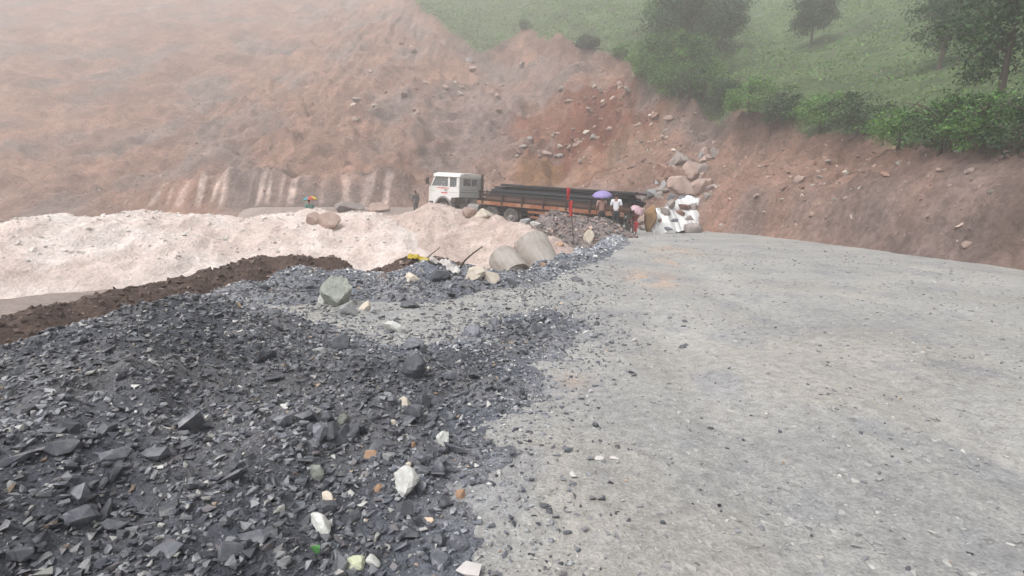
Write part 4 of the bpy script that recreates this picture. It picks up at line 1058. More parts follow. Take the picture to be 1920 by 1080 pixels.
# trailer
LP(MB().box(0.0, 9.5, 0.42, 0.58, 0.98, 1.24).box(0.0, 9.5, -0.58, -0.42, 0.98, 1.24), 'trailer_beam', M['black_metal'])
for i in range(13): LP(MB().box(0.2 + i * 0.76, 0.28 + i * 0.76, -1.17, 1.17, 1.12, 1.238), 'cross_member', M['rust'])
LP(MB().box(-0.05, 9.55, -1.15, 1.15, 1.24, 1.30), 'trailer_deck', M['rust'])
segs = 10
for s in (-1, 1):
    for i in range(segs):
        x0 = -0.05 + i * 0.96; y0 = 1.15 if s > 0 else -1.23
        LP(MB().box(x0, x0 + 0.955, y0, y0 + 0.08, 1.15, 1.36), 'side_rail', M['orange'] if i % 3 else M['pale_orange'])
    for i in range(7):
        x0 = 0.4 + i * 1.45; y0 = 1.235 if s > 0 else -1.285
        LP(MB().box(x0, x0 + 0.09, y0, y0 + 0.05, 1.2, 1.86), 'stake', M['brown_steel'])
    gd = MB()
    y0 = 1.08 if s > 0 else -1.12
    gd.box(4.2, 5.9, y0, y0 + 0.04, 0.86, 1.0).box(4.0, 5.7, y0, y0 + 0.04, 0.58, 0.70)
    LP(gd, 'side_guard', M['orange'])
    LP(MB().box(4.4, 4.47, y0 - 0.04, y0, 0.5, 1.14).box(5.5, 5.57, y0 - 0.04, y0, 0.5, 1.14), 'guard_hanger', M['black_metal'])
    LP(MB().box(-0.09, -0.05, s * 0.95 - 0.12, s * 0.95 + 0.12, 1.02, 1.12), 'tail_lamp', M['amber'])
    LP(MB().box(0.35, 3.2, s * 0.86 - 0.30, s * 0.86 + 0.30, 1.09, 1.115).box(0.33, 0.36, s * .86 - .3, s * .86 + .3, .45, 1.09), 'trailer_mudguard', M['rust'])
LP(MB().box(-0.08, 0.0, -1.15, 1.15, 0.55, 0.68).box(-0.06, 0.0, -0.5, -0.42, 0.6, 1.2).box(-0.06, 0.0, 0.42, 0.5, 0.6, 1.2), 'rear_bumper', M['rust'])
LP(MB().box(4.05, 4.35, 1.125, 1.14, 0.90, 0.96), 'green_tag', M['green_tag'])
hb = MB()
for z in (1.45, 1.65, 1.85): hb.box(9.45, 9.52, -1.15, 1.15, z, z + 0.07)
for y in (-1.15, -0.4, 0.35, 1.08): hb.box(9.40, 9.45, y, y + 0.07, 1.3, 2.0)
LP(hb, 'headboard', M['brown_steel'])
LP(MB().box(6.0, 6.25, -0.5, -0.4, 0.2, 1.0).box(6.0, 6.25, 0.4, 0.5, 0.2, 1.0), 'landing_leg', M['black_metal'])

# the load: long rolled sections, one object each, resting in the trailer
def section_mesh(w, h, t, Lg):
    """an upturned trough section w wide, h high"""
    pr = [(-w / 2, 0), (w / 2, 0), (w / 2, h), (w / 2 - t, h), (w / 2 - t, t), (-w / 2 + t, t), (-w / 2 + t, h), (-w / 2, h)]
    return MB().prism(pr, 'x', 0, Lg).mesh('section')
def angle_mesh(w, h, t, Lg):
    pr = [(-w / 2, 0), (w / 2, 0), (w / 2, t), (w * 0.2, h), (-w * 0.2, h), (-w / 2, t)]
    return MB().prism(pr, 'x', 0, Lg).mesh('section')
lw_ = lorry.matrix_world.copy()
r4 = random.Random(12)
def lay(me, x, y, z, mat, roll=0.0, yaw=0.0, label='', group=''):
    o = bpy.data.objects.new('steel_section', me); C.objects.link(o)
    o.matrix_world = lw_ @ Matrix.Translation((x, y, z)) @ Matrix.Rotation(yaw, 4, 'Z') @ Matrix.Rotation(roll, 4, 'X')
    return tag(o, label, 'steel section', group)
low = [section_mesh(0.42, 0.155, 0.02, 9.2 + 0.2 * k) for k in range(3)]
for me in low: me.materials.append(M['brown_steel'])
lowr = [section_mesh(0.42, 0.155, 0.02, 9.3)]; lowr[0].materials.append(M['rust'])
def hat_mesh(w, h, t, Lg):
    pr = [(-w / 2, 0), (w / 2, 0), (w / 2, t), (w * 0.36, t * 1.3), (w * 0.20, h), (-w * 0.20, h), (-w * 0.36, t * 1.3), (-w / 2, t)]
    return MB().prism(pr, 'x', 0, Lg).mesh('section')
hat = [hat_mesh(0.44, 0.155, 0.022, 8.4 + 0.2 * k) for k in range(3)]
for me in hat: me.materials.append(M['dark_steel'])
top = [angle_mesh(0.40, 0.12, 0.035, 8.3 + 0.2 * k) for k in range(3)]
for me in top: me.materials.append(M['dark_steel'])
z = 1.305
for row in range(3):
    for i in range(5):
        me = lowr[0] if (row, i) in ((1, 4), (0, 2)) else low[(row + i) % 3]
        lay(me, r4.uniform(-0.35, 0.05), -0.88 + 0.44 * i + r4.uniform(-0.008, 0.008), z, None, 0, r4.uniform(-0.002, 0.002),
            'brown rusty steel section in the lower layers of the trailer load', 'lower steel sections of the load')
    z += 0.162
for row, nrow in enumerate((5, 5, 4)):
    w0 = 0.45 * (nrow - 1) / 2
    for i in range(nrow):
        lay(hat[(row * 2 + i) % 3], r4.uniform(-0.45, 0.35), -w0 + 0.45 * i - 0.06 * row + r4.uniform(-0.02, 0.02), z, None, r4.uniform(-0.03, 0.03), r4.uniform(-0.005, 0.005),
            'blue black steel section in the upper layers of the trailer load', 'upper steel sections of the load')
    z += 0.165
for i in range(5):          # a few pieces on top that have shifted
    lay(top[i % 3], r4.uniform(-0.5, 0.1), -0.62 + 0.3 * i, z + 0.004 + 0.01 * i, None, r4.uniform(-0.12, 0.12) * 0, r4.uniform(-0.02, 0.02),
        'blue black steel section lying loose on top of the trailer load', 'loose top sections of the load')
# ------------------------------------------------------------------ people
def skin_mesh(name, pts, edges, rad, root=0, sub=2):
    me = bpy.data.meshes.new(name); me.from_pydata(pts, edges, []); me.update()
    o = bpy.data.objects.new(name, me); C.objects.link(o)
    m = o.modifiers.new('skin', 'SKIN'); m.use_smooth_shade = True
    for v, r_ in zip(me.skin_vertices[0].data, rad):
        v.radius = (r_, r_) if not hasattr(r_, '__len__') else r_
        v.use_root = False
    me.skin_vertices[0].data[root].use_root = True
    s = o.modifiers.new('sub', 'SUBSURF'); s.levels = sub; s.render_levels = sub
    dg = bpy.context.evaluated_depsgraph_get()
    out = bpy.data.meshes.new_from_object(o.evaluated_get(dg))
    bpy.data.objects.remove(o); bpy.data.meshes.remove(me)
    out.name = name
    for p in out.polygons: p.use_smooth = True
    return out
class Skel:
    def __init__(s): s.p = []; s.e = []; s.r = []
    def v(s, p, r_, parent=None):
        s.p.append(tuple(p)); s.r.append(r_); i = len(s.p) - 1
        if parent is not None: s.e.append((parent, i))
        return i
    def chain(s, parent, items):
        for p, r_ in items: parent = s.v(p, r_, parent)
        return parent
M['skin'] = paint_mat('brown_skin', (0.22, 0.115, 0.07), 0.55, (0.16, 0.08, 0.05), 0.3)
M['hair'] = paint_mat('black_hair', (0.012, 0.010, 0.010), 0.5, (0.03, 0.025, 0.02), 0.3)
M['eye'] = paint_mat('eye', (0.05, 0.04, 0.035), 0.3)
def cloth(name, col): return paint_mat(name, col, 0.85, tuple(c * 0.6 for c in col), 0.5, scale=5)
def person(label, shirt, trousers, loc, face, height=1.68, hold=None, grp=None, long_sleeve=False, lean=0.0, shoe=(0.03, 0.028, 0.028)):
    """standing figure; local +Y is where it faces. hold = 'right' / 'left' raises that hand to carry an umbrella.
    returns the figure and the world place of the raised hand"""
    t = empty('person', loc, face)
    tag(t, label, 'person', grp)
    k = height / 1.68
    t.scale = (k, k, k)
    b = Skel()
    pel = b.v((0, 0, 0.92), (0.135, 0.10))
    bel = b.v((0, 0.01 + lean * 0.3, 1.05), (0.128, 0.098), pel)
    che = b.v((0, 0.0 + lean * 0.7, 1.25), (0.155, 0.105), bel)
    sho = b.v((0, -0.01 + lean, 1.37), (0.13, 0.085), che)
    nec = b.v((0, 0.0 + lean, 1.45), 0.055, sho)
    hd = b.chain(nec, [((0, 0.015 + lean, 1.52), (0.068, 0.072)), ((0, 0.02 + lean, 1.59), (0.076, 0.092)), ((0, 0.012 + lean, 1.645), (0.062, 0.076))])
    arms = {}
    for s in (-1, 1):
        side = 'right' if s > 0 else 'left'
        S = (s * 0.185, -0.01 + lean, 1.365)
        if hold == side:
            E = (s * 0.24, 0.10 + lean, 1.12); Wp = (s * 0.15, 0.29 + lean, 1.20)
            hv = Vector((0, 0.35, 0.94)).normalized()
        else:
            E = (s * 0.25, 0.0 + lean * .6, 1.09); Wp = (s * 0.25, 0.10 + lean * .4, 0.86); hv = Vector((0, 0.15, -1)).normalized()
        a = b.chain(sho, [(S, 0.062), (E, 0.043), (Wp, 0.030)])
        W0 = Vector(Wp); fw = hv; sidev = Vector((s, 0, 0)); th = Vector((0, 1, 0)) - hv * hv.y
        th = th.normalized() if th.length > 0.2 else Vector((-s, 0, 0))
        palm = b.v(W0 + fw * 0.06, (0.040, 0.020), a)
        for j, (o_, ln) in enumerate(((-0.027, 0.062), (-0.009, 0.074), (0.009, 0.07), (0.027, 0.055))):
            base = W0 + fw * 0.095 + th * -o_
            curl = Vector((-s, 0, 0)) * 0.022
            b.chain(palm, [(base, 0.0095), (base + fw * ln * 0.55 + curl * 0.6, 0.0085), (base + fw * ln * 0.8 + curl * 1.7, 0.0075)])
        b.chain(palm, [(W0 + fw * 0.045 + th * 0.042, 0.011), (W0 + fw * 0.085 + th * 0.058 + Vector((-s, 0, 0)) * 0.012, 0.0085)])
        arms[side] = (S, E, Wp)
    legs = {}
    for s in (-1, 1):
        H = (s * 0.095, 0, 0.86); K = (s * 0.105, 0.03 * s + 0.02, 0.48); A = (s * 0.11, -0.03 * s - 0.02, 0.085)
        b.chain(pel, [(H, 0.088), (K, 0.056), (A, 0.038), ((s * 0.12, 0.07 - 0.03 * s, 0.04), (0.040, 0.030)), ((s * 0.125, 0.15 - 0.03 * s, 0.03), (0.034, 0.02))])
        legs[s] = (H, K, A)
    link('body', skin_mesh('body', b.p, b.e, b.r, pel), M['skin'], t)
    # shirt
    c = Skel()
    p0 = c.v((0, 0, 0.84), (0.158, 0.122)); p1 = c.v((0, 0.01 + lean * 0.3, 1.05), (0.152, 0.122), p0)
    p2 = c.v((0, lean * 0.7, 1.25), (0.175, 0.124), p1); p3 = c.v((0, -0.01 + lean, 1.37), (0.145, 0.098), p2); c.v((0, lean, 1.43), 0.066, p3)
    for side, (S, E, Wp) in arms.items():
        S, E, Wp = Vector(S), Vector(E), Vector(Wp)
        it = [(S, 0.080), (S.lerp(E, 0.55), 0.072), (S.lerp(E, 0.85), 0.070)]
        if long_sleeve: it = [(S, 0.080), (S.lerp(E, 0.6), 0.068), (E, 0.06), (E.lerp(Wp, 0.9), 0.046)]
        c.chain(p3, it)
    link('shirt', skin_mesh('shirt', c.p, c.e, c.r, p0), cloth('shirt_cloth', shirt), t)
    # trousers
    q = Skel(); w0 = q.v((0, 0, 0.95), (0.142, 0.108)); w1 = q.v((0, 0, 0.88), (0.145, 0.11), w0)
    for s, (H, K, A) in legs.items():
        q.chain(w1, [((H[0], H[1], 0.78), 0.102), (K, 0.074), ((A[0], A[1], 0.11), 0.062)])
    link('trousers', skin_mesh('trousers', q.p, q.e, q.r, w0), cloth('trouser_cloth', trousers), t)
    for s in (-1, 1):
        z = Skel(); A = legs[s][2]
        z0 = z.v((A[0], A[1] - 0.03, 0.05), 0.05); z.chain(z0, [((s * 0.12, 0.07 - 0.03 * s, 0.045), (0.052, 0.042)), ((s * 0.125, 0.165 - 0.03 * s, 0.034), (0.045, 0.03))])
        link('shoe', skin_mesh('shoe', z.p, z.e, z.r, z0, 1), paint_mat('shoe_leather', shoe, 0.6), t)
    # head: hair cap, ears, nose, eyes, mouth
    hc = Vector((0, 0.012 + lean, 1.60))
    hb_ = bmesh.new(); bmesh.ops.create_icosphere(hb_, subdivisions=3, radius=1.0)
    kill = [v for v in hb_.verts if (v.co.y > 0.35 and v.co.z < 0.45) or v.co.z < -0.55]
    bmesh.ops.delete(hb_, geom=kill, context='VERTS')
    for v in hb_.verts:
        n_ = 1 + 0.04 * math.sin(9 * v.co.x + 5 * v.co.z) * math.cos(7 * v.co.y)
        v.co = Vector((v.co.x * 0.088 * n_, v.co.y * 0.104 * n_ - 0.004, v.co.z * 0.098 * n_ + 0.012)) + hc
    me = bpy.data.meshes.new('hair'); hb_.to_mesh(me); hb_.free()
    for p in me.polygons: p.use_smooth = True
    link('hair', me, M['hair'], t)
    for s in (-1, 1):
        MB().lathe([(0, -0.012), (0.022, -0.008), (0.026, 0.004), (0, 0.012)], 'x', 10, (s * 0.082, 0.005 + lean, 1.575)).build('ear', M['skin'], t, True)
        MB().lathe([(0, -0.006), (0.011, 0.0), (0, 0.006)], 'y', 8, (s * 0.032, 0.104 + lean, 1.59)).build('eye', M['eye'], t, True)
    MB().add([(-0.016, 0.10 + lean, 1.545), (0.016, 0.10 + lean, 1.545), (0, 0.135 + lean, 1.55), (0, 0.102 + lean, 1.60)], [(0, 1, 2), (1, 3, 2), (3, 0, 2)]).build('nose', M['skin'], t)
    MB().box(-0.024, 0.024, 0.088 + lean, 0.098 + lean, 1.513, 1.521).build('mouth', paint_mat('lips', (0.16, 0.06, 0.05), 0.5), t)
    bpy.context.view_layer.update()
    hw = None
    if hold:
        Wp = Vector(arms[hold][2]); hw = t.matrix_world @ (Wp + Vector((0, 0.35, 0.94)).normalized() * 0.10 + Vector((-1 if hold == 'right' else 1, 0, 0)) * 0.026)
    return t, hw
M['steel_rod'] = paint_mat('umbrella_steel', (0.35, 0.35, 0.36), 0.35, metal=0.7)
M['handle'] = paint_mat('umbrella_handle', (0.03, 0.03, 0.03), 0.5)
def umbrella(label, hand, up, cols, rad=0.52, length=0.72):
    """opened umbrella held at `hand`; up is the direction of the shaft; cols colour the gores in turn"""
    t = empty('umbrella'); q = Vector(up).normalized().to_track_quat('Z', 'Y')
    t.matrix_world = Matrix.Translation(hand) @ q.to_matrix().to_4x4()
    tag(t, label, 'umbrella')
    H = rad * 0.52; nr, ns = 8, 6; zt = length
    def prof(f): return rad * math.sin(f * 1.25) / math.sin(1.25), zt - H * (1 - math.cos(f * 1.25)) / (1 - math.cos(1.25))
    for g in range(nr):
        v = []; f = []
        for i in range(7):
            fr = i / 6; r_, z_ = prof(fr)
            for j in range(ns + 1):
                u_ = j / ns; a = 2 * math.pi * (g + u_) / nr
                sag = 1 - 0.10 * fr * fr * 4 * u_ * (1 - u_) * 0.6          # scalloped hem between the ribs
                rr = r_ * sag * (math.cos(math.pi / nr) / math.cos(math.pi / nr * (2 * u_ - 1)) * 0.5 + 0.5)
                v.append((rr * math.cos(a), rr * math.sin(a), z_ + 0.03 * fr * 4 * u_ * (1 - u_) * 0))
        for i in range(6):
            for j in range(ns): f.append((i * 7 + j, i * 7 + j + 1, (i + 1) * 7 + j + 1, (i + 1) * 7 + j))
        m_ = cols[g % len(cols)]
        me = bpy.data.meshes.new('gore'); me.from_pydata(v, [], f); me.update()
        for p in me.polygons: p.use_smooth = True
        o = link('canopy_gore', me, m_, t)
        sm = o.modifiers.new('thick', 'SOLIDIFY'); sm.thickness = 0.003
        a = 2 * math.pi * g / nr
        MB().tube([(prof(x / 5)[0] * math.cos(a), prof(x / 5)[0] * math.sin(a), prof(x / 5)[1] - 0.008) for x in range(6)], 0.004, 5).build('rib', M['steel_rod'], t)
        MB().tube([(0, 0, zt - H * 1.1), (prof(0.55)[0] * math.cos(a), prof(0.55)[0] * math.sin(a), prof(0.55)[1] - 0.01)], 0.003, 5).build('stretcher', M['steel_rod'], t)
    MB().tube([(0, 0, -0.02), (0, 0, zt + 0.06)], 0.006, 8).build('shaft', M['steel_rod'], t)
    MB().tube([(0, 0, 0.05), (0, 0, -0.10), (0.01, 0, -0.13), (0.035, 0, -0.145), (0.06, 0, -0.125)], 0.012, 8).build('handle', M['handle'], t, True)
    return t
def fabric(name, col):
    m, nt, N, L, bs = new_mat(name)
    n1 = noise_node(N, L, N.new('ShaderNodeTexCoord').outputs['Object'], 6.0, 5)
    r1 = ramp(N, [tuple(c * 0.85 for c in col), tuple(min(1, c * 1.1) for c in col)]); L.new(n1.outputs['Fac'], r1.inputs['Fac'])
    L.new(r1.outputs['Color'], bs.inputs['Base Color']); bs.inputs['Roughness'].default_value = 0.6
    tr = N.new('ShaderNodeBsdfTranslucent'); L.new(r1.outputs['Color'], tr.inputs['Color'])
    ms = N.new('ShaderNodeMixShader'); ms.inputs['Fac'].default_value = 0.3
    L.new(bs.outputs[0], ms.inputs[1]); L.new(tr.outputs[0], ms.inputs[2]); L.new(ms.outputs[0], N['Material Output'].inputs['Surface'])
    return m
def spot(px, Y):
    x = (px - 960) / FPX * Y / 1.0
    x = ray(px, 400)[0] * Y
    return (x, Y, float(terrain(np.array([x]), np.array([Y]))[0]))
# two onlookers at the tail of the trailer
_, hw = person('person in a brown pink shirt under the purple umbrella, back turned', (0.40, 0.23, 0.205), (0.03, 0.03, 0.04), spot(1128, 25.5), 0.15, 1.7, 'right')
umbrella('open purple umbrella above the person beside the trailer', hw, (-0.05, -0.22, 1), [fabric('purple_nylon', (0.42, 0.35, 0.70))], 0.53, 0.62)
person('person in a white shirt and dark trousers, back turned, beside the trailer', (0.80, 0.81, 0.85), (0.022, 0.028, 0.04), spot(1155, 25.2), -0.35, 1.78)
p3 = spot(1191, 26.9)
_, hw = person('person in a red shirt under the pink umbrella by the waterfall', (0.42, 0.05, 0.06), (0.36, 0.20, 0.19), p3, 2.4, 1.46, 'left')
umbrella('open pale pink umbrella tilted behind the person in red', hw, (0.40, -0.55, 0.75), [fabric('pink_nylon', (0.74, 0.48, 0.56)), fabric('pale_pink_nylon', (0.80, 0.60, 0.66))], 0.40, 0.46)
person('person in grey clothes standing in front of the lorry cab', (0.14, 0.14, 0.15), (0.10, 0.10, 0.11), spot(780, 34.6), 0.6, 1.62, long_sleeve=True)
_, hw = person('person in teal clothes under the rainbow umbrella at the pale cut', (0.09, 0.26, 0.22), (0.12, 0.20, 0.19), spot(581, 33.0), 0.4, 1.66, 'right', long_sleeve=True)
umbrella('rainbow striped open umbrella at the foot of the pale cut', hw, (-0.1, 0, 1), [fabric('umbrella_' + n_, c_) for n_, c_ in (('red', (0.6, 0.12, 0.08)), ('yellow', (0.75, 0.6, 0.05)), ('green', (0.08, 0.5, 0.14)), ('teal', (0.06, 0.35, 0.45)))], 0.52, 0.62)
# ------------------------------------------------------------------ concrete pipes
def concrete_mat():
    m, nt, N, L, bs = new_mat('weathered_concrete')
    tc = N.new('ShaderNodeTexCoord').outputs['Object']
    n1 = noise_node(N, L, tc, 2.2, 7, 0.65, 0.5)
    r1 = ramp(N, [(0.27, 0.235, 0.21), (0.34, 0.315, 0.295), (0.40, 0.375, 0.355)], [0.3, 0.5, 0.7]); L.new(n1.outputs['Fac'], r1.inputs['Fac'])
    mp = N.new('ShaderNodeMapping'); mp.inputs['Scale'].default_value = (3, 3, 0.35); L.new(tc, mp.inputs['Vector'])
    n2 = noise_node(N, L, mp.outputs[0], 3.0, 5)
    r2 = ramp(N, [(0.86, 0.83, 0.79), (1.05, 1.05, 1.05)], [0.34, 0.6]); L.new(n2.outputs['Fac'], r2.inputs['Fac'])
    L.new(mixc(N, L, 'MULTIPLY', 1.0, r1.outputs['Color'], r2.outputs['Color']), bs.inputs['Base Color'])
    bs.inputs['Roughness'].default_value = 0.8
    b = N.new('ShaderNodeBump'); b.inputs['Strength'].default_value = 0.35; b.inputs['Distance'].default_value = 0.02
    L.new(n1.outputs['Fac'], b.inputs['Height']); L.new(b.outputs['Normal'], bs.inputs['Normal'])
    return m
M['concrete'] = concrete_mat()
def pipe(label, far, axis, R0, Lg, wall=0.09):
    """open concrete pipe; far = centre of its far end, axis = direction from the near to the far end"""
    p = MB().lathe([(R0 * 0.985, 0), (R0, 0.02), (R0, Lg - 0.08), (R0 * 0.97, Lg - 0.015), (R0 - wall * 0.6, Lg), (R0 - wall, Lg - 0.02), (R0 - wall, 0.02), (R0 - wall * 0.9, 0), (R0 * 0.985, 0)], 'z', 56)
    o = p.build('concrete_pipe', M['concrete'], None, True)
    q = Vector(axis).normalized(); o.matrix_world = Matrix.Translation(Vector(far) - q * Lg) @ q.to_track_quat('Z', 'Y').to_matrix().to_4x4()
    return tag(o, label, 'pipe')
pipe('larger concrete pipe leaning up in the gully beside the gravel heap', pt(996, 455, 18.7), (-0.30, 0.72, 0.62), 0.64, 1.7)
pipe('smaller concrete pipe leaning in the gully with its dark mouth down', pt(942, 484, 17.3), (-0.42, 0.80, 0.42), 0.53, 1.25)

# ------------------------------------------------------------------ flags, sheets, sticks
M['bamboo'] = paint_mat('dark_bamboo', (0.06, 0.045, 0.035), 0.7)
M['red_cloth'] = fabric('red_cloth', (0.62, 0.035, 0.045))
def strip(name, c, w, h, mat, parent=None, seed=0, n=9):
    """a hanging strip of cloth with folds, its top edge at c"""
    v = []; f = []
    for i in range(n + 1):
        for j in range(6):
            a, b = j / 5, i / n
            x = (a - 0.5) * w * (1 - 0.25 * b) + 0.03 * math.sin(3 * b + seed); y = 0.05 * math.sin(7 * a + 4 * b + seed) * (0.3 + b); z = -b * h + 0.03 * math.sin(5 * a + seed)
            v.append((c[0] + x, c[1] + y, c[2] + z))
    for i in range(n):
        for j in range(5): f.append((i * 6 + j, i * 6 + j + 1, (i + 1) * 6 + j + 1, (i + 1) * 6 + j))
    o = np_mesh(name, np.array(v), np.array(f), mat, True, None, parent)
    s = o.modifiers.new('thick', 'SOLIDIFY'); s.thickness = 0.004
    return o
fp = empty('flag_pole', on(1077, 459, 14)); tag(fp, 'thin leaning pole with two red cloth strips beside the gravel heap', 'flag pole')
bx_, by_, bz_ = fp.location; topz = pt(1066, 350, by_)[2] - bz_; topx = pt(1066, 350, by_)[0] - bx_
MB().tube([(0, 0, -0.2), (topx * 0.4, 0.02, topz * 0.42), (topx, 0.03, topz)], [0.02, 0.017, 0.011], 8).build('pole', M['bamboo'], fp)
kz = by_ / FPX
strip('flag', (topx - 0.02, 0.0, topz - 0.05), 0.15, 22 * kz, M['red_cloth'], fp, 1)
strip('flag', (topx * 0.65 + 0.02, -0.01, topz - 26 * kz), 0.18, 28 * kz, M['red_cloth'], fp, 4)
fs = empty('flag_stake', spot(1193, 26.1)); tag(fs, 'short stake with a red cloth at the road edge by the motorcycle', 'flag stake')
MB().tube([(0, 0, -0.15), (0.02, 0, 0.72)], [0.016, 0.012], 8).build('stake', M['bamboo'], fs)
strip('flag', (0.02, -0.01, 0.70), 0.22, 0.48, M['red_cloth'], fs, 2)

def draped(name, path, w, mat, seed, label, cat, lift=0.02, amp=0.05):
    """a crumpled sheet lying along a path of pixels on the terrain"""
    P = np.array([on(px, py, 7) for px, py in path]); k = np.linspace(0, 1, len(P)); nt, na = 36, 12
    tt = np.linspace(0, 1, nt); c = np.stack([np.interp(tt, k, P[:, i]) for i in range(3)], 1)
    d = np.gradient(c, axis=0)[:, :2]; d /= np.linalg.norm(d, axis=1)[:, None] + 1e-9; nrm = np.stack([-d[:, 1], d[:, 0]], 1)
    ww = np.interp(tt, np.linspace(0, 1, len(w)), w)
    v = np.zeros((nt, na, 3)); aa = np.linspace(-0.5, 0.5, na)
    A, T = np.meshgrid(aa, tt)
    v[:, :, :2] = c[:, None, :2] + nrm[:, None] * (aa[None, :] * ww[:, None])[:, :, None]
    g = tgrid(v[:, :, 0].ravel(), v[:, :, 1].ravel()).reshape(nt, na)
    cr = np.abs(fbm(A * 2.2 + seed, T * 4 + seed, 2)) * amp * 1.6
    base = np.maximum(g, c[:, None, 2] - 0.06)
    for _ in range(6): base[1:-1] = (base[:-2] + base[1:-1] * 2 + base[2:]) / 4; base[:, 1:-1] = (base[:, :-2] + base[:, 1:-1] * 2 + base[:, 2:]) / 4
    v[:, :, 2] = base + lift + cr
    i = np.arange(na * nt).reshape(nt, na)
    f = np.stack([i[:-1, :-1].ravel(), i[:-1, 1:].ravel(), i[1:, 1:].ravel(), i[1:, :-1].ravel()], 1)
    o = np_mesh(name, v.reshape(-1, 3), f, mat, True); s = o.modifiers.new('thick', 'SOLIDIFY'); s.thickness = 0.004
    return tag(o, label, cat)
M['yellow_sheet'] = fabric('yellow_plastic', (0.66, 0.52, 0.06)); M['white_sheet'] = fabric('white_plastic', (0.74, 0.71, 0.70))
draped('plastic_sheet', [(766, 489), (780, 483), (795, 489), (806, 494)], [0.12, 0.35, 0.25, 0.1], M['yellow_sheet'], 3, 'crumpled yellow plastic sheet on the brown soil heap', 'plastic sheet', 0.05, 0.05)
draped('plastic_sheet', [(806, 493), (822, 499), (836, 498), (846, 508), (862, 516)], [0.10, 0.18, 0.14, 0.2, 0.1], M['white_sheet'], 8, 'twisted white plastic sheet trailing from the yellow one', 'plastic sheet', 0.04, 0.08)
def stick(label, pix, r_, z=0.0, depth=None):
    P = []
    for (px, py), d in zip(pix, depth): P.append(pt(px, py, d))
    o0 = Vector(P[0]); m_ = MB().tube([Vector(p) - o0 for p in P], [r_ * (1 - 0.45 * i / (len(P) - 1)) for i in range(len(P))], 7)
    o = m_.build('branch', M['bamboo'], None, True); o.location = o0
    return tag(o, label, 'branch')
_, yb, _ = on(800, 484, 9)
stick('straight broken stick jutting from the soil heap by the yellow sheet', [(796, 488), (812, 474), (825, 464)], 0.030, depth=[yb, yb - 0.05, yb - .1])
stick('bent dark branch arching over the white plastic sheet', [(800, 490), (815, 480), (830, 483), (838, 492)], 0.028, depth=[yb, yb, yb, yb])
_, yc, _ = on(866, 502, 9)
stick('thin forked branch standing in the soil by the large cream stone', [(862, 503), (872, 488), (888, 474), (905, 462)], 0.022, depth=[yc, yc, yc, yc + .1])
o = link('plastic_scrap', hull_mesh(55, 9, (0.05, 0.02, 0.09), 0.6), fabric('green_plastic', (0.16, 0.42, 0.14))); o.location = Vector(on(593, 1046)) + Vector((0, 0, 0.03)); tag(o, 'bright green plastic scrap among the slate near the yellowish stone', 'scrap')
o = link('plastic_scrap', hull_mesh(57, 12, (0.12, 0.08, 0.03), 0.8), M['white_sheet']); o.location = Vector(on(880, 1074)) + Vector((0, 0, 0.02)); tag(o, 'white plastic scrap at the rubble edge near the grey slate block', 'scrap')
for i, px in enumerate((1125, 1152)):
    o = link('paper_scrap', hull_mesh(64 + 3 * i, 9, (0.08, 0.07, 0.014), 0.2), M['white_sheet']); o.location = Vector(on(px, 861)) + Vector((0, 0, 0.008)); o.rotation_euler = (0, 0, 0.1)
    tag(o, ('white paper scrap on the grey road, nearer the rubble', 'white paper scrap on the grey road, farther from the rubble')[i], 'scrap')

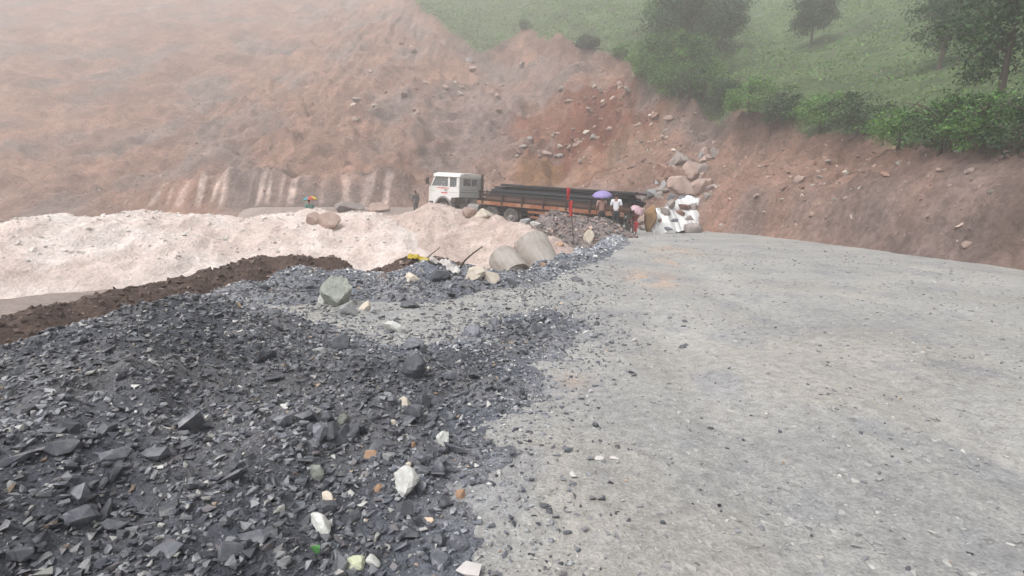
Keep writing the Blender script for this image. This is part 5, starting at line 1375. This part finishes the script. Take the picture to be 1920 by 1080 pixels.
# ------------------------------------------------------------------ motorcycle at the tail of the trailer
def motorcycle(loc, rz):
    t = empty('motorcycle', loc, rz); tag(t, 'black motorcycle parked at the road edge behind the trailer', 'motorcycle')
    blk = paint_mat('black_gloss', (0.015, 0.015, 0.017), 0.3, (0.2, 0.15, 0.12), 0.25); chrome = paint_mat('dull_chrome', (0.16, 0.16, 0.16), 0.4, metal=0.8)
    for x in (-0.62, 0.62):
        w = MB().lathe([(0.24, -0.04), (0.29, -0.05), (0.305, 0), (0.29, 0.05), (0.24, 0.04), (0.24, -0.04)], 'y', 28, (x, 0, 0.305)).build('wheel', M['tyre'], t, True)
        MB().lathe([(0.24, -0.02), (0.225, -0.02), (0.225, 0.02), (0.24, 0.02)], 'y', 24, (x, 0, 0.305)).build('rim', chrome, w, True)
        sp_ = MB().lathe([(0, -0.05), (0.045, -0.05), (0.045, 0.05), (0, 0.05)], 'y', 12, (x, 0, 0.305))
        for k in range(10):
            a = k * math.pi / 5; sp_.tube([(x, 0, 0.305), (x + 0.23 * math.cos(a), 0, 0.305 + 0.23 * math.sin(a))], 0.004, 4)
        sp_.build('spokes', chrome, w)
        MB().prism([(x + 0.34 * math.cos(R(a)), 0.305 + 0.34 * math.sin(R(a))) for a in range(20, 161, 20)] + [(x + 0.325 * math.cos(R(a)), 0.305 + 0.325 * math.sin(R(a))) for a in range(160, 19, -20)], 'y', -0.06, 0.06).build('mudguard', blk, t)
    fk = MB()
    for s in (-1, 1): fk.tube([(0.62, s * 0.075, 0.305), (0.42, s * 0.075, 0.92)], 0.018, 8)
    fk.build('front_fork', chrome, t)
    MB().tube([(0.34, -0.36, 1.02), (0.40, -0.2, 1.03), (0.42, 0, 0.97), (0.40, 0.2, 1.03), (0.34, 0.36, 1.02)], 0.013, 8).build('handlebar', chrome, t)
    for s in (-1, 1):
        MB().tube([(0.38, s * 0.28, 1.03), (0.40, s * 0.36, 1.2)], 0.006, 6).lathe([(0, -0.01), (0.05, -0.01), (0.05, 0.01), (0, 0.01)], 'x', 12, (0.40, s * 0.37, 1.22)).build('mirror', blk, t)
    MB().lathe([(0, -0.1), (0.07, -0.08), (0.085, 0), (0.085, 0.02), (0, 0.03)], 'x', 16, (0.53, 0, 0.88)).build('headlight', chrome, t, True)
    MB().lathe([(0, -0.28), (0.09, -0.24), (0.135, -0.05), (0.14, 0.1), (0.09, 0.24), (0, 0.27)], 'x', 16, (0.13, 0, 0.80)).build('fuel_tank', blk, t, True)
    MB().prism([(-0.72, 0.82), (-0.7, 0.76), (-0.1, 0.72), (-0.08, 0.78), (-0.3, 0.80), (-0.5, 0.86)], 'y', -0.13, 0.13).build('seat', paint_mat('seat_vinyl', (0.02, 0.02, 0.02), 0.6), t, bevel=0.03)
    MB().box(-0.16, 0.2, -0.13, 0.13, 0.28, 0.58).tube([(0.12, 0, 0.5), (0.2, 0, 0.68)], 0.09, 12).build('engine', chrome, t, bevel=0.03)
    MB().tube([(0.4, 0, 0.9), (0.2, 0, 0.66), (0.22, 0, 0.3), (-0.2, 0, 0.27), (-0.3, 0, 0.7), (-0.7, 0, 0.74)], 0.022, 8).build('frame', blk, t)
    MB().tube([(0.2, -0.12, 0.4), (0.15, -0.16, 0.24), (-0.2, -0.17, 0.25), (-0.8, -0.19, 0.36)], [0.02, 0.02, 0.035, 0.045], 10).build('exhaust', chrome, t, True)
    for s in (-1, 1): MB().tube([(-0.62, s * 0.1, 0.305), (-0.45, s * 0.12, 0.72)], 0.022, 8).build('shock_absorber', chrome, t)
    MB().box(-0.86, -0.82, -0.06, 0.06, 0.66, 0.74).build('tail_lamp', M['amber'], t)
    MB().tube([(-0.05, 0.12, 0.28), (-0.1, 0.34, 0.0)], 0.012, 6).build('side_stand', chrome, t)
    return t
mx, my, mz = spot(1179, 25.4)
motorcycle((mx, my + 0.3, mz), R(-112))
# ------------------------------------------------------------------ vegetation
M['leaf_dark'] = leaf_mat('dark_leaves', (0.035, 0.075, 0.03), (0.065, 0.125, 0.045))
M['leaf_mid'] = leaf_mat('mid_leaves', (0.085, 0.20, 0.05), (0.16, 0.31, 0.07))
M['leaf_pale'] = leaf_mat('grass_green', (0.15, 0.235, 0.075), (0.24, 0.32, 0.11))
M['bark'] = paint_mat('bark', (0.07, 0.055, 0.045), 0.85, (0.12, 0.10, 0.085), 0.6)
def leaves(name, cen, size, mat, parent=None, r=rng, up=0.35, jit=0.16):
    """leaf-sized diamond faces at the points cen"""
    n = len(cen)
    d = r.normal(size=(n, 3)); d /= np.linalg.norm(d, axis=1)[:, None]
    nrm = r.normal(size=(n, 3)); nrm[:, 2] += up * 2; nrm -= d * (nrm * d).sum(1)[:, None]; nrm /= np.linalg.norm(nrm, axis=1)[:, None] + 1e-9
    w = np.cross(d, nrm); s = np.asarray(size)[:, None]
    v = np.stack([cen - d * s, cen + w * s * 0.45 - nrm * s * 0.12, cen + d * s, cen - w * s * 0.45 - nrm * s * 0.12], 1).reshape(-1, 3)
    f = np.arange(4 * n).reshape(n, 4)
    c = (1 + jit * r.normal(size=(n, 1))).clip(0.45, 1.7) * np.array([1, 1, 1]) * (1 + 0.10 * r.normal(size=(n, 3)))
    return np_mesh(name, v, f, mat, False, np.repeat(c.clip(0.2, 2), 4, 0), parent)
def crown_points(cx, cz, rx, ry, rz, nclump, nleaf, r):
    P = []
    for _ in range(nclump):
        a = r.normal(size=3); a /= np.linalg.norm(a); rad = r.random() ** 0.45
        c = a * rad * np.array([rx, ry, rz]) + np.array([cx[0], cx[1], cz])
        k = 0.10 + 0.11 * r.random()
        P.append(c + r.normal(size=(nleaf, 3)) * np.array([rx, ry, rz * 0.7]) * k)
    return np.concatenate(P)
def tree(x, y, h, rad, mat, label, seed, nclump=40, nleaf=60, leaf=0.13, group=None, name='tree', trunk_part=0.45):
    r = np.random.default_rng(seed); z = float(g_hill(np.array([x]), np.array([y]))[0]) - 0.15
    t = empty(name, (x, y, z)); tag(t, label, 'tree' if name == 'tree' else 'shrub', group)
    mb = MB(); lean = r.normal(size=2) * 0.05 * h
    tp = [(0, 0, 0), (lean[0] * 0.3, lean[1] * 0.3, h * 0.3), (lean[0], lean[1], h * 0.62), (lean[0] * 1.2, lean[1] * 1.2, h * 0.88)]
    R0 = 0.022 * h + 0.03
    mb.tube(tp, [R0, R0 * 0.75, R0 * 0.45, R0 * 0.15], 8)
    for k in range(7):
        a = r.random() * 6.28; b = r.uniform(0.3, 0.75); p0 = Vector((lean[0] * b, lean[1] * b, h * b)); ln = rad * r.uniform(0.55, 0.95)
        p1 = p0 + Vector((math.cos(a) * ln * 0.5, math.sin(a) * ln * 0.5, ln * 0.35)); p2 = p0 + Vector((math.cos(a) * ln, math.sin(a) * ln, ln * 0.5))
        mb.tube([p0, p1, p2], [R0 * 0.4, R0 * 0.25, R0 * 0.08], 6)
    mb.build('trunk', M['bark'], t)
    cz = h * (1 + trunk_part) / 2
    pts = crown_points(lean, cz, rad, rad, h * (1 - trunk_part) / 2, nclump, nleaf, r)
    leaves('crown', pts, leaf * (0.7 + 0.6 * r.random(len(pts))), mat, t, r, 0.6, 0.32)
    return t
def on_hill(px, py): return march(px, py, g_hill, 8, 200)
# ground cover of the unslipped slope: shrubs and tall grass too dense to count
n = 260000
x = -60 + 150 * rng.random(n); y = 6 + 140 * rng.random(n) ** 1.1
sd_ = scar_sd(x, y); s_, _a = hill_sa(x, y)
k = (sd_ > -0.15) & (s_ > 1) & (rng.random(n) < 0.30 + 0.75 * smooth(-0.45, 0.25, fbm(x * 0.14 + 8, y * 0.14, 4)))
x, y = x[k], y[k]; sd_ = sd_[k]
dist = np.hypot(x, y)
bush = smooth(-0.1, 0.5, fbm(x * 0.35, y * 0.35, 4))
hgt = (0.10 + 1.0 * bush * rng.random(len(x)))
sz = (0.045 + 0.0014 * dist) * (0.6 + 0.9 * rng.random(len(x)))
pts = np.stack([x, y, g_hill(x, y) + hgt * rng.random(len(x))], 1)
pal = rng.random(len(x)) < 0.35 + 0.4 * bush
o = leaves('undergrowth', pts[pal], sz[pal], M['leaf_mid'], None, rng, 0.5); tag(o, 'low green undergrowth on the slope above the landslip', 'undergrowth', kind='stuff')
o = leaves('grass', pts[~pal], sz[~pal], M['leaf_pale'], None, rng, 0.5); tag(o, 'pale green grass on the slope above the landslip', 'grass', kind='stuff')
# shrubs on the rim of the scar (photograph pixels of their feet, height in pixels)
sh = [(1205, 148, 34, 'bright leafy shrub at the notch of the scar rim', 'leaf_mid'), (1228, 170, 40, 'leafy shrub on the scar rim below the dark tree', 'leaf_mid'), (1252, 184, 46, 'full green shrub on the rim above the rock ledge', 'leaf_mid'),
      (1274, 192, 44, 'shrub hanging over the rim above the torrent', 'leaf_mid'), (1292, 196, 60, 'tall dark shrub at the torrent end of the rim', 'leaf_dark'), (1222, 130, 40, 'shrub just uphill of the notch in the rim', 'leaf_mid'),
      (1250, 140, 44, 'dark shrub half way up to the dark tree', 'leaf_dark'), (1270, 150, 50, 'dark rounded shrub below the dark tree', 'leaf_dark'), (1096, 92, 20, 'small dark bush on the middle of the scar rim', 'leaf_dark'),
      (1110, 96, 20, 'small bush beside the dark bush on the middle rim', 'leaf_dark'), (1165, 112, 22, 'low bush on the rim left of the notch', 'leaf_mid'), (985, 58, 16, 'misty low bush at the top of the scar point', 'leaf_mid'),
      (1240, 160, 52, 'round shrub in the bush mass left of the dark trees', 'leaf_mid'), (1262, 172, 56, 'dense shrub in the middle of the bush mass', 'leaf_dark'), (1284, 168, 70, 'large shrub under the dark tree above the torrent', 'leaf_mid'), (1215, 118, 36, 'pale shrub at the upper left of the bush mass', 'leaf_mid'), (1320, 200, 56, 'leafy shrub on the rim right of the torrent', 'leaf_mid'), (1360, 210, 50, 'shrub on the rim beyond the torrent', 'leaf_dark'), (1405, 224, 60, 'broad shrub on the bank rim above the road', 'leaf_mid'),
      (1470, 242, 54, 'dense shrub on the bank rim', 'leaf_dark'), (1540, 252, 60, 'pale shrub on the bank rim', 'leaf_mid'), (1610, 262, 64, 'rounded shrub on the bank rim', 'leaf_dark'), (1690, 278, 70, 'wide shrub on the bank rim', 'leaf_mid'),
      (1770, 292, 84, 'tall shrub on the bank rim', 'leaf_dark'), (1850, 297, 80, 'spreading shrub on the bank rim', 'leaf_mid'), (1910, 300, 90, 'last shrub on the bank rim by the picture edge', 'leaf_dark')]
for i, (px, py, hp, lab, mt) in enumerate(sh):
    x, y = on_hill(px, py - 2); d = math.hypot(x, y); h = hp * d / FPX * (1.35 if px < 1330 and px > 1195 else 1.1)
    tree(x, y + 0.2, h, h * 0.62, M[mt], lab, 400 + i, 34, 80, 0.035 + 0.0013 * d, 'shrubs along the scar rim', 'shrub', 0.1)
tr = [(1268, 120, 165, 0.34, 'dark misty tree at the top right of the scar', 'leaf_dark'), (1292, 150, 190, 0.36, 'dark tree beside the misty one above the torrent', 'leaf_dark'), (1232, 60, 60, 0.4, 'faint tree in the mist above the notch', 'leaf_mid'),
      (1350, 100, 90, 0.4, 'dim tree in the mist right of the torrent', 'leaf_dark'), (1520, 90, 80, 0.4, 'faded tree far up the right slope', 'leaf_dark'),
      (1760, 130, 120, 0.4, 'misty tree beside the tallest dark one on the right slope', 'leaf_dark'), (1868, 220, 190, 0.40, 'tallest dark tree on the right slope', 'leaf_dark')]
for i, (px, py, hp, rr, lab, mt) in enumerate(tr):
    x, y = on_hill(px, py); d = math.hypot(x, y); h = hp * d / FPX
    tree(x, y, h, h * rr, M[mt], lab, 500 + i, 66 if 1260 < px < 1300 else 56, 150, 0.05 + 0.0012 * d, 'trees on the slope above the landslip', 'tree', 0.06 if 1260 < px < 1300 else 0.25)
# ------------------------------------------------------------------ mist
mz = max((ob.matrix_world @ Vector(c)).z for ob in C.objects if ob.type == 'MESH' for c in ob.bound_box)
b = MB().box(-225, 225, -125, 262, -4.5, mz + 2)
hm = bpy.data.materials.new('mist'); hm.use_nodes = True
N, L = hm.node_tree.nodes, hm.node_tree.links
N.remove(N['Principled BSDF'])
pv = N.new('ShaderNodeVolumePrincipled')
pv.inputs['Color'].default_value = (0.97, 0.97, 0.97, 1)
pv.inputs['Density'].default_value = HAZE_DENSITY
pv.inputs['Anisotropy'].default_value = 0.2
L.new(pv.outputs[0], N['Material Output'].inputs['Volume'])
o = b.build('haze', hm)
tag(o, 'thin mist hanging over the whole valley', 'mist', kind='stuff')
